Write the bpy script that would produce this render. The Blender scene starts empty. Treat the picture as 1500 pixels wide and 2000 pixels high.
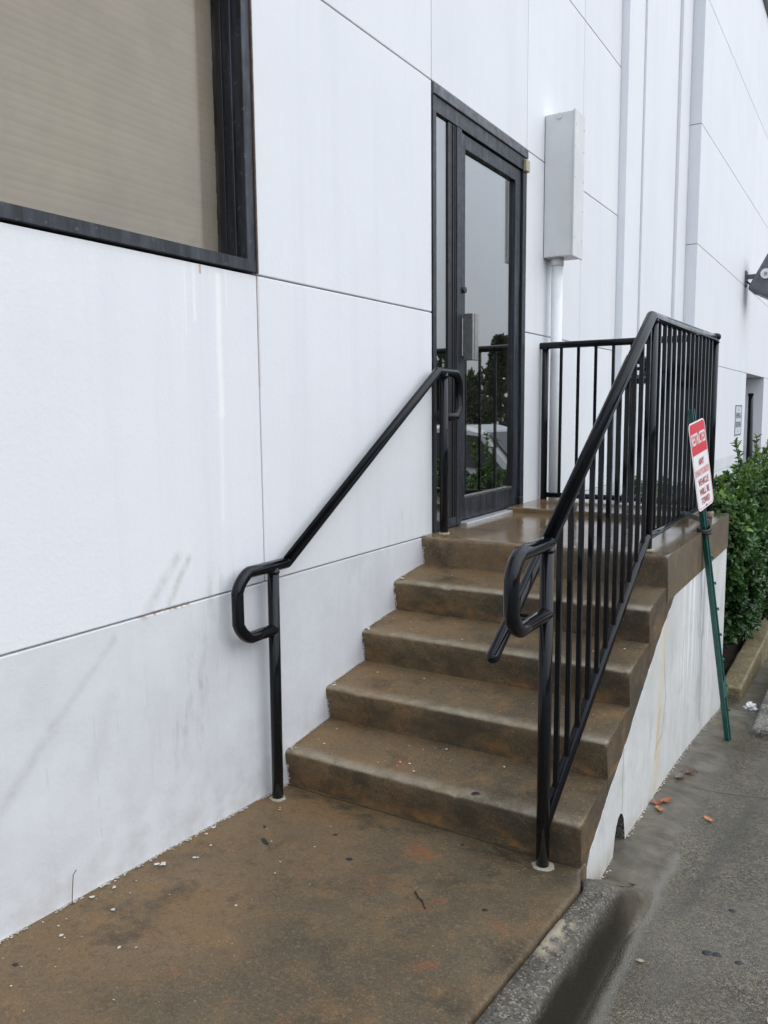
import bpy, bmesh, math, random
from mathutils import Vector, Matrix, noise
R = math.radians
rnd = random.Random(7)
scene = bpy.context.scene

# ------------------------------------------------------------------ camera, sky, sun, exposure
cam_d = bpy.data.cameras.new('camera'); cam = bpy.data.objects.new('camera', cam_d)
scene.collection.objects.link(cam); scene.camera = cam
yaw, pitch, roll = R(31.178), R(-6.955), R(-0.549)
fw = Vector((-math.sin(yaw)*math.cos(pitch), math.cos(yaw)*math.cos(pitch), math.sin(pitch)))
rt = Vector((math.cos(yaw), math.sin(yaw), 0)); up = rt.cross(fw)
r2 = rt*math.cos(roll)+up*math.sin(roll); u2 = -rt*math.sin(roll)+up*math.cos(roll)
cam.matrix_world = Matrix(((r2.x, u2.x, -fw.x, 1.882), (r2.y, u2.y, -fw.y, -2.361), (r2.z, u2.z, -fw.z, 1.451), (0, 0, 0, 1)))
cam_d.sensor_fit = 'VERTICAL'; cam_d.sensor_height = 36; cam_d.lens = 36*1594.7/2000
cam_d.clip_start = .05; cam_d.clip_end = 1500

SUN = Vector((.80, .14, .60)).normalized()
world = bpy.data.worlds.new('World'); scene.world = world; world.use_nodes = True
wn = world.node_tree; wn.nodes.clear()
sky = wn.nodes.new('ShaderNodeTexSky'); sky.sky_type = 'NISHITA'; sky.sun_disc = False
sky.sun_elevation = math.asin(SUN.z); sky.sun_rotation = math.atan2(SUN.x, SUN.y)
sky.air_density = 1.0; sky.dust_density = 3.0; sky.ozone_density = 1.0
hs = wn.nodes.new('ShaderNodeMix'); hs.data_type = 'RGBA'; hs.inputs[0].default_value = .82; hs.inputs[7].default_value = (6.85, 7.7, 8.8, 1)   # cloud deck over the clear sky
wtc = wn.nodes.new('ShaderNodeTexCoord'); wno = wn.nodes.new('ShaderNodeTexNoise')
wno.inputs['Scale'].default_value = 2.2; wno.inputs['Detail'].default_value = 5
wmr = wn.nodes.new('ShaderNodeMapRange'); wmr.inputs[1].default_value = .3; wmr.inputs[2].default_value = .7
wmr.inputs[3].default_value = .86; wmr.inputs[4].default_value = 1.08
wmx = wn.nodes.new('ShaderNodeMix'); wmx.data_type = 'RGBA'; wmx.blend_type = 'MULTIPLY'; wmx.inputs[0].default_value = 1
bg = wn.nodes.new('ShaderNodeBackground'); bg.inputs['Strength'].default_value = .15
wo = wn.nodes.new('ShaderNodeOutputWorld')
wl = wn.links.new
wl(sky.outputs[0], hs.inputs[6]); wl(wtc.outputs['Generated'], wno.inputs['Vector']); wl(wno.outputs[0], wmr.inputs[0])

wsx = wn.nodes.new('ShaderNodeSeparateXYZ'); wl(wtc.outputs['Generated'], wsx.inputs[0])
wge = wn.nodes.new('ShaderNodeMapRange'); wl(wsx.outputs[2], wge.inputs[0])      # standard overcast sky: zenith brighter than horizon
wge.inputs[1].default_value = 0; wge.inputs[2].default_value = 1; wge.inputs[3].default_value = .52; wge.inputs[4].default_value = 1.45
wm2 = wn.nodes.new('ShaderNodeMix'); wm2.data_type = 'RGBA'; wm2.blend_type = 'MULTIPLY'; wm2.inputs[0].default_value = 1
wl(hs.outputs[2], wm2.inputs[6]); wl(wge.outputs[0], wm2.inputs[7]); wl(wm2.outputs[2], wmx.inputs[6]); wl(wmr.outputs[0], wmx.inputs[7]); wl(wmx.outputs[2], bg.inputs['Color']); wl(bg.outputs[0], wo.inputs[0])

sd = bpy.data.lights.new('sun', 'SUN'); sd.energy = .9; sd.angle = R(95); sd.color = (1, .975, .94)
sun = bpy.data.objects.new('sun', sd); scene.collection.objects.link(sun)
sun.rotation_euler = SUN.to_track_quat('Z', 'Y').to_euler(); sun.location = SUN*20
scene.view_settings.view_transform = 'Standard'; scene.view_settings.look = 'None'
scene.view_settings.exposure = 0.42; scene.view_settings.gamma = 1
scene.view_settings.use_curve_mapping = False
scene.render.engine = 'CYCLES'
scene.cycles.max_bounces = 5; scene.cycles.diffuse_bounces = 2; scene.cycles.glossy_bounces = 3; scene.cycles.transparent_max_bounces = 8

# ------------------------------------------------------------------ object helpers
C = scene.collection
def tag(o, label, cat, group=None):
    o['label'] = label; o['category'] = cat
    if group: o['group'] = group
    return o
def thing(name, label, cat, loc=(0, 0, 0), group=None):
    o = bpy.data.objects.new(name, None); C.objects.link(o); o.location = loc; o.empty_display_size = .1
    return tag(o, label, cat, group)
def link(name, me, mat=None, parent=None, smooth=False):
    o = bpy.data.objects.new(name, me); C.objects.link(o)
    if mat is not None: me.materials.append(mat)
    if smooth:
        for p in me.polygons: p.use_smooth = True
    if parent is not None:
        o.parent = parent
        # world coordinates are used for all meshes: undo the parents' offsets
        off = Vector((0, 0, 0)); q = parent
        while q is not None: off += q.location; q = q.parent
        o.location = -off
    return o
def bmobj(name, bm, mat=None, parent=None, smooth=False):
    bmesh.ops.recalc_face_normals(bm, faces=bm.faces)
    me = bpy.data.meshes.new(name); bm.to_mesh(me); bm.free()
    return link(name, me, mat, parent, smooth)
def add_box(bm, x0, x1, y0, y1, z0, z1, bev=0., seg=1):
    vs = [bm.verts.new((x, y, z)) for x in (x0, x1) for y in (y0, y1) for z in (z0, z1)]
    fs = [bm.faces.new([vs[i] for i in f]) for f in ((0, 1, 3, 2), (4, 6, 7, 5), (0, 4, 5, 1), (2, 3, 7, 6), (0, 2, 6, 4), (1, 5, 7, 3))]
    if bev:
        es = list({e for f in fs for e in f.edges})
        bmesh.ops.bevel(bm, geom=es, offset=bev, segments=seg, affect='EDGES', profile=.5)
    return vs
def boxo(name, dims, mat, parent=None, bev=.002, seg=1):
    bm = bmesh.new(); add_box(bm, *dims, bev=bev, seg=seg); return bmobj(name, bm, mat, parent)
def add_prism(bm, poly, x0, x1):
    """poly in (y, z), extruded along x"""
    a = [bm.verts.new((x0, y, z)) for y, z in poly]; b = [bm.verts.new((x1, y, z)) for y, z in poly]
    bm.faces.new(a); bm.faces.new(b[::-1]); n = len(poly)
    for i in range(n): bm.faces.new((a[i], a[(i+1) % n], b[(i+1) % n], b[i]))
def fillet(pts, rad, n=7):
    pts = [Vector(p) for p in pts]; out = [pts[0]]
    for i in range(1, len(pts)-1):
        r = rad[i-1] if isinstance(rad, (list, tuple)) else rad
        a, b, c = pts[i-1], pts[i], pts[i+1]
        d1 = (a-b).normalized(); d2 = (c-b).normalized()
        ang = d1.angle(d2)
        if r <= 0 or ang > 3.1: out.append(b); continue
        L = min(r/math.tan(ang/2), .49*(a-b).length, .49*(c-b).length)
        p1 = b+d1*L; p2 = b+d2*L
        for k in range(n+1):
            t = k/n; out.append((1-t)**2*p1+2*t*(1-t)*(b*.42+(p1+p2)*.29)+t*t*p2)
    out.append(pts[-1]); return out
def add_tube(bm, pts, r, n=16, cap=True, dome=False):
    pts = [Vector(p) for p in pts]
    T = []
    for i in range(len(pts)):
        a = pts[max(i-1, 0)]; b = pts[min(i+1, len(pts)-1)]; T.append((b-a).normalized())
    ref = Vector((0, 0, 1)) if abs(T[0].z) < .9 else Vector((1, 0, 0))
    u = T[0].cross(ref).normalized(); rings = []
    P = list(pts); rr = [r if not callable(r) else r(i/(len(pts)-1)) for i in range(len(pts))]
    TT = list(T)
    if dome:
        for end in (0, 1):
            base = P[0] if end == 0 else P[-1]; t = TT[0] if end == 0 else TT[-1]; s = -1 if end == 0 else 1
            ext = [(base+t*s*r*math.sin(k*math.pi/8), r*math.cos(k*math.pi/8)) for k in (1, 2, 3)]
            if end == 0:
                P = [e[0] for e in ext[::-1]]+P; rr = [e[1] for e in ext[::-1]]+rr; TT = [t]*3+TT
            else:
                P = P+[e[0] for e in ext]; rr = rr+[e[1] for e in ext]; TT = TT+[t]*3
    for i, p in enumerate(P):
        t = TT[i]; u = (u-t*u.dot(t)).normalized(); v = t.cross(u)
        rings.append([bm.verts.new(p+(u*math.cos(2*math.pi*k/n)+v*math.sin(2*math.pi*k/n))*rr[i]) for k in range(n)])
    for a, b in zip(rings, rings[1:]):
        for k in range(n):
            f = bm.faces.new((a[k], a[(k+1) % n], b[(k+1) % n], b[k])); f.smooth = True
    if cap: bm.faces.new(rings[0][::-1]); bm.faces.new(rings[-1])
def tubeo(name, pts, r, mat, parent=None, n=16, dome=False):
    bm = bmesh.new(); add_tube(bm, pts, r, n, dome=dome); return bmobj(name, bm, mat, parent)
def pyobj(name, V, F, mat, parent=None, smooth=False):
    me = bpy.data.meshes.new(name); me.from_pydata([tuple(v) for v in V], [], F); me.update()
    return link(name, me, mat, parent, smooth)
def grid(name, xs, ys, zf, mat, parent=None, smooth=True, skew=None):
    V = [(x+(skew(x, y) if skew else 0), y, zf(x, y)) for y in ys for x in xs]; n = len(xs)
    F = [(j*n+i, j*n+i+1, (j+1)*n+i+1, (j+1)*n+i) for j in range(len(ys)-1) for i in range(n-1)]
    return pyobj(name, V, F, mat, parent, smooth)
def frange(a, b, s):
    n = max(1, round((b-a)/s)); return [a+(b-a)*i/n for i in range(n+1)]
def lerp_tab(tab, v):
    if v <= tab[0][0]: return tab[0][1]
    for (a, fa), (b, fb) in zip(tab, tab[1:]):
        if v <= b: return fa+(fb-fa)*(v-a)/(b-a)
    return tab[-1][1]
def sstep(a, b, v):
    t = min(1, max(0, (v-a)/(b-a))); return t*t*(3-2*t)

# ------------------------------------------------------------------ material helpers
class NT:
    def __init__(s, name):
        s.m = bpy.data.materials.new(name); s.m.use_nodes = True; s.t = s.m.node_tree; s.t.nodes.clear()
        s.out = s.t.nodes.new('ShaderNodeOutputMaterial'); s.pos = None
    def n(s, typ, **kw):
        nd = s.t.nodes.new('ShaderNode'+typ)
        for k, v in kw.items(): setattr(nd, k, v)
        return nd
    def set(s, inp, v):
        if isinstance(v, bpy.types.NodeSocket): s.t.links.new(v, inp)
        elif isinstance(v, (tuple, list)) and len(v) == 3 and inp.type == 'RGBA': inp.default_value = (*v, 1)
        else: inp.default_value = v
    def P(s):
        if s.pos is None: s.pos = s.n('NewGeometry').outputs['Position']
        return s.pos
    def mapped(s, scale=(1, 1, 1), loc=(0, 0, 0), rot=(0, 0, 0), src=None):
        m = s.n('Mapping'); s.set(m.inputs[0], src or s.P()); m.inputs['Location'].default_value = loc
        m.inputs['Rotation'].default_value = rot; m.inputs['Scale'].default_value = scale; return m.outputs[0]
    def noise(s, scale, detail=4, rough=.55, vec=None, col=False, dist=0.):
        t = s.n('TexNoise'); s.set(t.inputs['Vector'], vec or s.P()); t.inputs['Scale'].default_value = scale
        t.inputs['Detail'].default_value = min(detail, 4.5); t.inputs['Roughness'].default_value = rough; t.inputs['Distortion'].default_value = dist
        return t.outputs['Color' if col else 0]
    def voro(s, scale, out='Distance', vec=None, feature='F1', rand=1.):
        t = s.n('TexVoronoi'); t.feature = feature; s.set(t.inputs['Vector'], vec or s.P()); t.inputs['Scale'].default_value = scale
        t.inputs['Randomness'].default_value = rand
        return t.outputs[out]
    def math(s, op, a, b=0., c=None, clamp=False):
        m = s.n('Math'); m.operation = op; m.use_clamp = clamp; s.set(m.inputs[0], a); s.set(m.inputs[1], b)
        if c is not None: s.set(m.inputs[2], c)
        return m.outputs[0]
    def ramp(s, v, a, b, lo=0., hi=1., smooth=False):
        m = s.n('MapRange'); m.interpolation_type = 'SMOOTHSTEP' if smooth else 'LINEAR'
        s.set(m.inputs[0], v); m.inputs[1].default_value = a; m.inputs[2].default_value = b
        m.inputs[3].default_value = lo; m.inputs[4].default_value = hi; return m.outputs[0]
    def mix(s, f, a, b, mode='MIX'):
        m = s.n('Mix'); m.data_type = 'RGBA'; m.blend_type = mode; s.set(m.inputs[0], f); s.set(m.inputs[6], a); s.set(m.inputs[7], b)
        return m.outputs[2]
    def sep(s, v=None):
        m = s.n('SeparateXYZ'); s.set(m.inputs[0], v or s.P()); return m.outputs
    def bump(s, h, strength=.3, dist=.01, normal=None):
        b = s.n('Bump'); s.set(b.inputs['Height'], h); b.inputs['Strength'].default_value = strength; b.inputs['Distance'].default_value = dist
        if normal is not None: s.set(b.inputs['Normal'], normal)
        return b.outputs[0]
    def bsdf(s, col, rough=.5, normal=None, metal=0., spec=.5, coat=0., coat_rough=.1, coat_normal=None, sub=None):
        b = s.n('BsdfPrincipled'); s.set(b.inputs['Base Color'], col); s.set(b.inputs['Roughness'], rough)
        s.set(b.inputs['Metallic'], metal); s.set(b.inputs['Specular IOR Level'], spec)
        s.set(b.inputs['Coat Weight'], coat); s.set(b.inputs['Coat Roughness'], coat_rough)
        if normal is not None: s.set(b.inputs['Normal'], normal)
        if coat_normal is not None: s.set(b.inputs['Coat Normal'], coat_normal)
        s.t.links.new(b.outputs[0], s.out.inputs[0]); return b
    def segment(s, p0, p1, width, wob=.0, axes=('Y', 'Z')):
        """1 on a stroke from p0 to p1 (in two world axes), 0 away from it"""
        o = s.sep(); u, v = o[axes[0]], o[axes[1]]
        if wob:
            
            if not hasattr(s, 'wn'): s.wn = s.math('SUBTRACT', s.noise(9, 3), .5)
            w = s.math('MULTIPLY', s.wn, wob)
            u = s.math('ADD', u, w); v = s.math('ADD', v, w)
        dx, dy = p1[0]-p0[0], p1[1]-p0[1]; L2 = dx*dx+dy*dy
        pu = s.math('SUBTRACT', u, p0[0]); pv = s.math('SUBTRACT', v, p0[1])
        t = s.math('ADD', s.math('MULTIPLY', pu, dx/L2), s.math('MULTIPLY', pv, dy/L2), clamp=True)
        eu = s.math('SUBTRACT', pu, s.math('MULTIPLY', t, dx)); ev = s.math('SUBTRACT', pv, s.math('MULTIPLY', t, dy))
        d = s.math('SQRT', s.math('ADD', s.math('MULTIPLY', eu, eu), s.math('MULTIPLY', ev, ev)))
        return s.ramp(d, width, 0, 0, 1, True)

def plain(name, col, rough=.5, metal=0., spec=.5, coat=0., bump=0., bscale=80, var=0., vscale=12, coat_rough=.1):
    t = NT(name); c = col
    if var:
        n = t.noise(vscale, 5, .6); c = t.mix(t.ramp(n, .3, .7), tuple(max(0, x*(1-var)) for x in col), tuple(min(1, x*(1+var)) for x in col))
    nm = t.bump(t.noise(bscale, 4), bump, .004) if bump else None
    rr = t.ramp(t.noise(vscale*1.7, 4), .3, .7, rough*.8, min(1, rough*1.25)) if var else rough
    t.bsdf(c, rr, nm, metal, spec, coat, coat_rough); return t.m

M = {}
# --- painted stucco wall
def stucco(name, base, marks=True):
    t = NT(name); o = t.sep()
    info = t.n('ObjectInfo'); rv = t.ramp(info.outputs['Random'], 0, 1, .975, 1.02)
    col = t.mix(t.ramp(t.noise(1.3, 5, .6), .35, .7), base, tuple(c*.955 for c in base))
    # faint vertical rain streaks
    st = t.noise(1, 5, .6, t.mapped((1, 9, .45)))
    col = t.mix(t.ramp(st, .5, .78, 0, .45), col, tuple(c*f for c, f in zip(base, (.87, .875, .885))))
    st2 = t.noise(1, 4, .6, t.mapped((1, 21, .7), (3, 5, 1)))
    col = t.mix(t.ramp(st2, .6, .8, 0, .45), col, tuple(min(.9, c*1.06) for c in base))
    # low grime, patchy, on the lowest course
    low = t.math('MULTIPLY', t.ramp(o['Z'], .846, .842), t.ramp(t.noise(3.2, 6, .65), .3, .7, .25, 1))
    col = t.mix(t.math('MULTIPLY', low, .42), col, (.46, .46, .455))
    sp_ = t.math('MULTIPLY', t.ramp(o['Z'], .42, .06, 0, 1, True), t.ramp(t.noise(13, 5, .7), .42, .66)); col = t.mix(t.math('MULTIPLY', sp_, .30), col, (.42, .40, .36))
    if marks:
        brk = t.ramp(t.noise(26, 5, .65), .34, .6, .25, 1.1); brk2 = t.ramp(t.noise(14, 4, .6), .42, .6, 0, .7)
        scr = t.ramp(t.noise(1, 5, .6, t.mapped((1, 26, 5), rot=(R(38), 0, 0))), .5, .68)
        for p0, p1, w, k, c in (((-1.23, .38), (-1.0, .61), .03, .5, (.5, .49, .47)), ((-1.0, .61), (-.78, .80), .022, .36, (.5, .49, .47)),
                                ((-.66, .845), (-.52, 1.0), .03, .42, (.5, .48, .45)), ((-.56, .86), (-.47, .99), .022, .5, (.48, .46, .43)),
                                ((-.52, .42), (-.30, .82), .20, .8, (.5, .49, .48)), ((-.9, .42), (-.8, .62), .05, .2, (.5, .49, .47)),
                                ((-1.02, .12), (-1.03, .5), .006, .5, (.55, .50, .50)), ((-.86, .2), (-.87, .6), .006, .5, (.55, .50, .50)),
                                ((-.78, .26), (-.785, .62), .005, .5, (.55, .50, .50)), ((-.66, .32), (-.67, .72), .005, .5, (.55, .5, .5)),
                                ((.55, .70), (.95, .90), .16, .45, (.52, .51, .5)), ((.35, .62), (.5, .8), .06, .25, (.52, .51, .5)),
                                ((.75, .98), (1.15, 1.12), .10, .16, (.6, .59, .58))):
            sg = t.segment(p0, p1, w, .05 if w > .01 else .012)
            if w > .05: sg = t.math('MULTIPLY', sg, scr)
            col = t.mix(t.math('MULTIPLY', sg, t.math('MULTIPLY', brk if w > .01 else brk2, k)), col, c)
        for p0, p1, w, k in (((-.292, 1.45), (-.288, 1.90), .022, .9), ((-.30, 1.1), (-.292, 1.5), .016, .5), ((-.40, 1.75), (-.40, 1.92), .012, .6), ((-.44, 1.7), (-.44, 1.92), .006, .6), ((-.25, 1.8), (-.25, 1.92), .008, .5)):
            col = t.mix(t.math('MULTIPLY', t.segment(p0, p1, w, .012), k), col, (.89, .89, .88))
        rust = t.math('MULTIPLY', t.segment((-.68, .843), (-.475, .843), .012, .006), t.ramp(t.noise(38, 3), .45, .6))
        col = t.mix(rust, col, (.36, .16, .05))
        col = t.mix(t.math('MULTIPLY', t.segment((-.37, 1.90), (-.37, 1.93), .008), .8), col, (.45, .26, .12))
        col = t.mix(t.math('MULTIPLY', t.segment((-.088, 1.55), (-.086, 1.93), .012, .008), .4), col, (.58, .48, .40))
    cb = t.n('Mix'); cb.data_type = 'RGBA'; cb.blend_type = 'MULTIPLY'; cb.inputs[0].default_value = 1
    t.set(cb.inputs[6], col); comb = t.n('CombineXYZ')
    for k in range(3): t.set(comb.inputs[k], rv)
    t.set(cb.inputs[7], comb.outputs[0])
    # orange peel and trowel relief
    h = t.math('ADD', t.math('MULTIPLY', t.noise(190, 3, .6), .5), t.math('MULTIPLY', t.ramp(t.noise(62, 3, .5), .45, .75), .45))
    h = t.math('ADD', h, t.math('MULTIPLY', t.noise(9, 4), 1.6))
    t.bsdf(cb.outputs[2], .62, t.bump(h, .12, .006), spec=.3); return t.m
M['stucco'] = stucco('stucco_paint', (.785, .797, .825), False); M['stucco_marked'] = stucco('stucco_paint_marked', (.785, .797, .825))
M['caulk'] = plain('joint_caulk', (.42, .41, .43), .8, var=.25, vscale=20)

# --- side wall of the steps: painted, dirty, with drips and cracks
def sidewall():
    t = NT('side_wall_paint'); o = t.sep()
    base = (.70, .70, .685)
    col = t.mix(t.ramp(t.noise(3, 6, .6), .35, .7), base, (.58, .58, .56))
    st = t.noise(1, 5, .65, t.mapped((1, 9, .8)), dist=.3)
    col = t.mix(t.ramp(st, .48, .75, 0, .55), col, (.52, .53, .54))
    zone = t.math('MULTIPLY', t.ramp(o['Y'], 1.3, 1.55, 0, 1, True), t.ramp(o['Y'], 2.3, 2.1, 0, 1, True))
    dr = t.ramp(t.noise(1, 4, .6, t.mapped((1, 34, 1.1), (2, 1, 7))), .52, .58)
    col = t.mix(t.math('MULTIPLY', t.math('MULTIPLY', dr, zone), t.ramp(o['Z'], -.1, .3, 0, 1.)), col, (.86, .87, .88))
    blot = t.math('MULTIPLY', t.ramp(t.noise(7, 5, .65, t.mapped((1, 1, .6), (3, 3, 3))), .52, .66), .5); col = t.mix(blot, col, (.47, .46, .43))
    col = t.mix(t.math('MULTIPLY', t.segment((1.02, -.1), (1.10, .55), .085, .05), .5), col, (.66, .56, .36))
    col = t.mix(t.math('MULTIPLY', t.segment((1.0, .02), (1.06, .2), .03, .05), .6), col, (.55, .40, .2))
    col = t.mix(t.math('MULTIPLY', t.segment((2.02, .3), (2.0, .8), .03, .02), .8), col, (.33, .32, .36))
    col = t.mix(t.math('MULTIPLY', t.segment((2.0, -.15), (1.99, .3), .04, .03), .6), col, (.40, .39, .41))
    for p0, p1 in (((.48, .0), (.485, .27)), ((1.10, .45), (1.16, .22)), ((1.16, .22), (1.12, .08)), ((1.5, .30), (1.54, .45)), ((1.12, .08), (1.02, .05))):
        col = t.mix(t.math('MULTIPLY', t.segment(p0, p1, .006, .03), .8), col, (.2, .19, .17))
    # splash dirt just above the pavement
    d = t.math('ADD', o['Z'], t.math('MULTIPLY', o['Y'], .1))
    col = t.mix(t.math('MULTIPLY', t.ramp(d, .02, -.11, 0, 1, True), t.ramp(t.noise(16, 5, .65), .36, .62, .25, .85)), col, (.36, .31, .235))
    h = t.math('ADD', t.math('MULTIPLY', t.noise(160, 3), .5), t.math('MULTIPLY', t.noise(12, 5), 1.6))
    t.bsdf(col, .5, t.bump(h, .35, .006), spec=.4); return t.m
M['side'] = sidewall()

# --- brown stained concrete, wet
def brown(name, wet=.0, seed=0., lift=1., steps=False):
    t = NT(name); o = t.sep(); P = t.mapped((1, 1, 1), (seed, seed*1.7, seed*.6))
    def c(*v): return tuple(x*lift for x in v)
    big = t.noise(2.1, 6, .62, P, dist=.6); mid = t.noise(7, 6, .65, P, dist=.4)
    fine = t.noise(120, 3, .7, P); gr = t.noise(330, 2, .6, P)
    col = t.mix(t.ramp(big, .36, .66), c(.064, .050, .032), c(.120, .087, .050))
    side_ = t.math('ADD', o['X'], t.math('MULTIPLY', t.math('SUBTRACT', big, .5), 2.2)); col = t.mix(t.ramp(side_, .80, .05, 0, .72, True), col, c(.205, .128, .062))
    col = t.mix(t.ramp(mid, .49, .70, 0, .60), col, c(.21, .118, .046))
    col = t.mix(t.ramp(t.noise(4.3, 6, .7, t.mapped((1, 1, 1), (5+seed, 2, 3))), .53, .70, 0, .85), col, c(.040, .031, .019))
    red = t.ramp(t.noise(5.2, 5, .62, t.mapped((1, 1, .9), (9+seed, 4, 1))), .60, .72, 0, .75)
    col = t.mix(red, col, c(.21, .085, .032))
    col = t.mix(t.ramp(t.noise(26, 4, .7, P), .56, .74, 0, .55), col, c(.055, .045, .034))
    col = t.mix(t.ramp(fine, .52, .72, 0, .55), col, c(.225, .170, .108))
    col = t.mix(t.ramp(gr, .52, .68, 0, .7), col, c(.03, .026, .02))
    col = t.mix(t.ramp(t.noise(64, 4, .75, P), .56, .70, 0, .55), col, c(.040, .032, .022))
    col = t.mix(t.ramp(t.noise(78, 3, .7, t.mapped(loc=(2, 6, seed))), .60, .72, 0, .5), col, c(.24, .185, .12))
    if steps:
        fy = t.math('FRACT', t.math('DIVIDE', t.math('ADD', o['Y'], .006), .275)); nz = t.sep(t.n('NewGeometry').outputs['Normal'])['Z']
        wear = t.math('MULTIPLY', t.ramp(fy, .30, .03, 0, 1, True), t.ramp(nz, .3, .7)); wear = t.math('MULTIPLY', wear, t.ramp(t.noise(9, 6, .7, P), .32, .60, .1, .85)); zf_ = t.math('FRACT', t.math('DIVIDE', t.math('ADD', o['Z'], .018), .17)); wear = t.math('MULTIPLY', wear, t.ramp(zf_, .24, .16))
        col = t.mix(wear, col, c(.27, .235, .175))
        fz = t.math('FRACT', t.math('DIVIDE', t.math('SUBTRACT', o['Z'], .032), .17)); rz = t.math('MULTIPLY', t.ramp(fz, .45, .05, 0, 1, True), t.ramp(nz, .5, .2))
        col = t.mix(t.math('MULTIPLY', rz, t.ramp(t.noise(7, 5, .65, t.mapped((1, 1, 2), (4, 1, seed))), .47, .62, 0, .8)), col, c(.25, .125, .045))
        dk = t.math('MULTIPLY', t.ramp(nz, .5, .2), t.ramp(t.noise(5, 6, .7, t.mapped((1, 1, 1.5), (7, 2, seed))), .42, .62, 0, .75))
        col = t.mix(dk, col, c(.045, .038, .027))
    if not steps and not wet:
        ck = t.segment((.0, .006), (1.16, .002), .006, .03, ('X', 'Y')); ck2 = t.segment((.86, -.015), (1.06, -.10), .0035, .05, ('X', 'Y'))
        col = t.mix(t.math('MULTIPLY', t.math('MAXIMUM', ck, ck2), .85), col, c(.02, .016, .011))
    fl = t.math('MULTIPLY', t.ramp(t.voro(46, vec=P), .10, .07), t.ramp(t.noise(2.6, 2, .5, t.mapped(loc=(3, seed, 8))), .55, .65))
    col = t.mix(t.math('MULTIPLY', fl, .7), col, c(.42, .37, .29))
    rough = t.ramp(t.noise(3.1, 5, .6, t.mapped(loc=(1+seed, 7, 2))), .36, .64, .36-.28*wet, .74-.56*wet); rough = t.math('MAXIMUM', rough, t.ramp(t.sep(t.n('NewGeometry').outputs['Normal'])['Z'], .8, .4, 0, .6))
    h = t.math('ADD', t.math('MULTIPLY', fine, .6), t.math('MULTIPLY', t.noise(28, 4, .6, P), 1.2)); h = t.math('ADD', h, t.math('MULTIPLY', gr, .35))
    t.bsdf(col, rough, t.bump(h, .34*(1-.85*wet), .006), spec=.26+.27*wet); return t.m
M['brown_slab'] = brown('brown_walkway_concrete', .0, 0., .98)
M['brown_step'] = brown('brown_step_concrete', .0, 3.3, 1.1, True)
M['brown_landing'] = brown('brown_landing_concrete', 1., 8.1, 1.2)

# --- lot concrete: exposed aggregate, wet, with smoother gutter bands
def lotmat():
    t = NT('lot_concrete'); o = t.sep()
    edge = t.math('ADD', o['X'], t.math('MULTIPLY', t.math('SUBTRACT', t.noise(5, 4, .6), .5), .16))
    smooth = t.ramp(edge, 1.37, 1.27, 0, 1, True)
    cell = t.voro(190, 'Color'); cs = t.n('SeparateColor'); t.set(cs.inputs[0], cell)
    agg = t.mix(t.ramp(cs.outputs[0], .15, .95), (.034, .027, .017), (.175, .143, .093))
    agg = t.mix(t.ramp(cs.outputs[1], .90, .97, 0, .8), agg, (.26, .225, .17))
    agg = t.mix(t.ramp(t.noise(2.3, 5, .6), .36, .66), agg, t.mix(.55, agg, (.040, .033, .022)))
    agg = t.mix(t.ramp(t.noise(1.2, 4, .6, t.mapped(loc=(4, 4, 4))), .48, .68, 0, .45), agg, (.13, .115, .09))
    sm = t.mix(t.ramp(t.noise(11, 6, .68), .34, .68), (.062, .052, .036), (.145, .123, .088))
    sm = t.mix(t.ramp(t.noise(90, 3, .7), .55, .75, 0, .6), sm, (.045, .04, .034))
    sm = t.mix(t.ramp(t.noise(3.2, 5, .6, t.mapped(loc=(1, 9, 2))), .52, .66, 0, .6), sm, (.19, .178, .15))
    col = t.mix(smooth, agg, sm)
    # sediment line where the gutter runs, dark trickle beside it
    gl = t.segment((1.33, -.8), (1.345, .55), .03, .05, ('X', 'Y'))
    col = t.mix(t.math('MULTIPLY', gl, .6), col, (.17, .16, .135))
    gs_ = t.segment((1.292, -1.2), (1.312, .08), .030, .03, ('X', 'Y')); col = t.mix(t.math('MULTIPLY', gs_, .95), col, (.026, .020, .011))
    gl2 = t.segment((1.42, .2), (1.52, 1.15), .05, .12, ('X', 'Y'))
    col = t.mix(t.math('MULTIPLY', gl2, .5), col, (.035, .032, .026))
    jt = t.segment((1.27, 1.19), (2.6, 1.55), .007, .008, ('X', 'Y'))
    col = t.mix(t.math('MULTIPLY', jt, .85), col, (.02, .018, .016))
    rough = t.mix(smooth, t.ramp(t.noise(4, 4), .35, .65, .14, .42), t.ramp(t.noise(6, 4), .35, .65, .25, .6))
    dome = t.math('SUBTRACT', .6, t.voro(190)); amp = t.ramp(smooth, 0, 1, 1, .25)
    h = t.math('ADD', t.math('MULTIPLY', dome, amp), t.math('MULTIPLY', t.noise(60, 4, .65), .7))
    h = t.math('SUBTRACT', h, t.math('MULTIPLY', jt, 2.))
    t.bsdf(col, rough, t.bump(h, .30, .005), spec=.38); return t.m
M['lot'] = lotmat()
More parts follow.
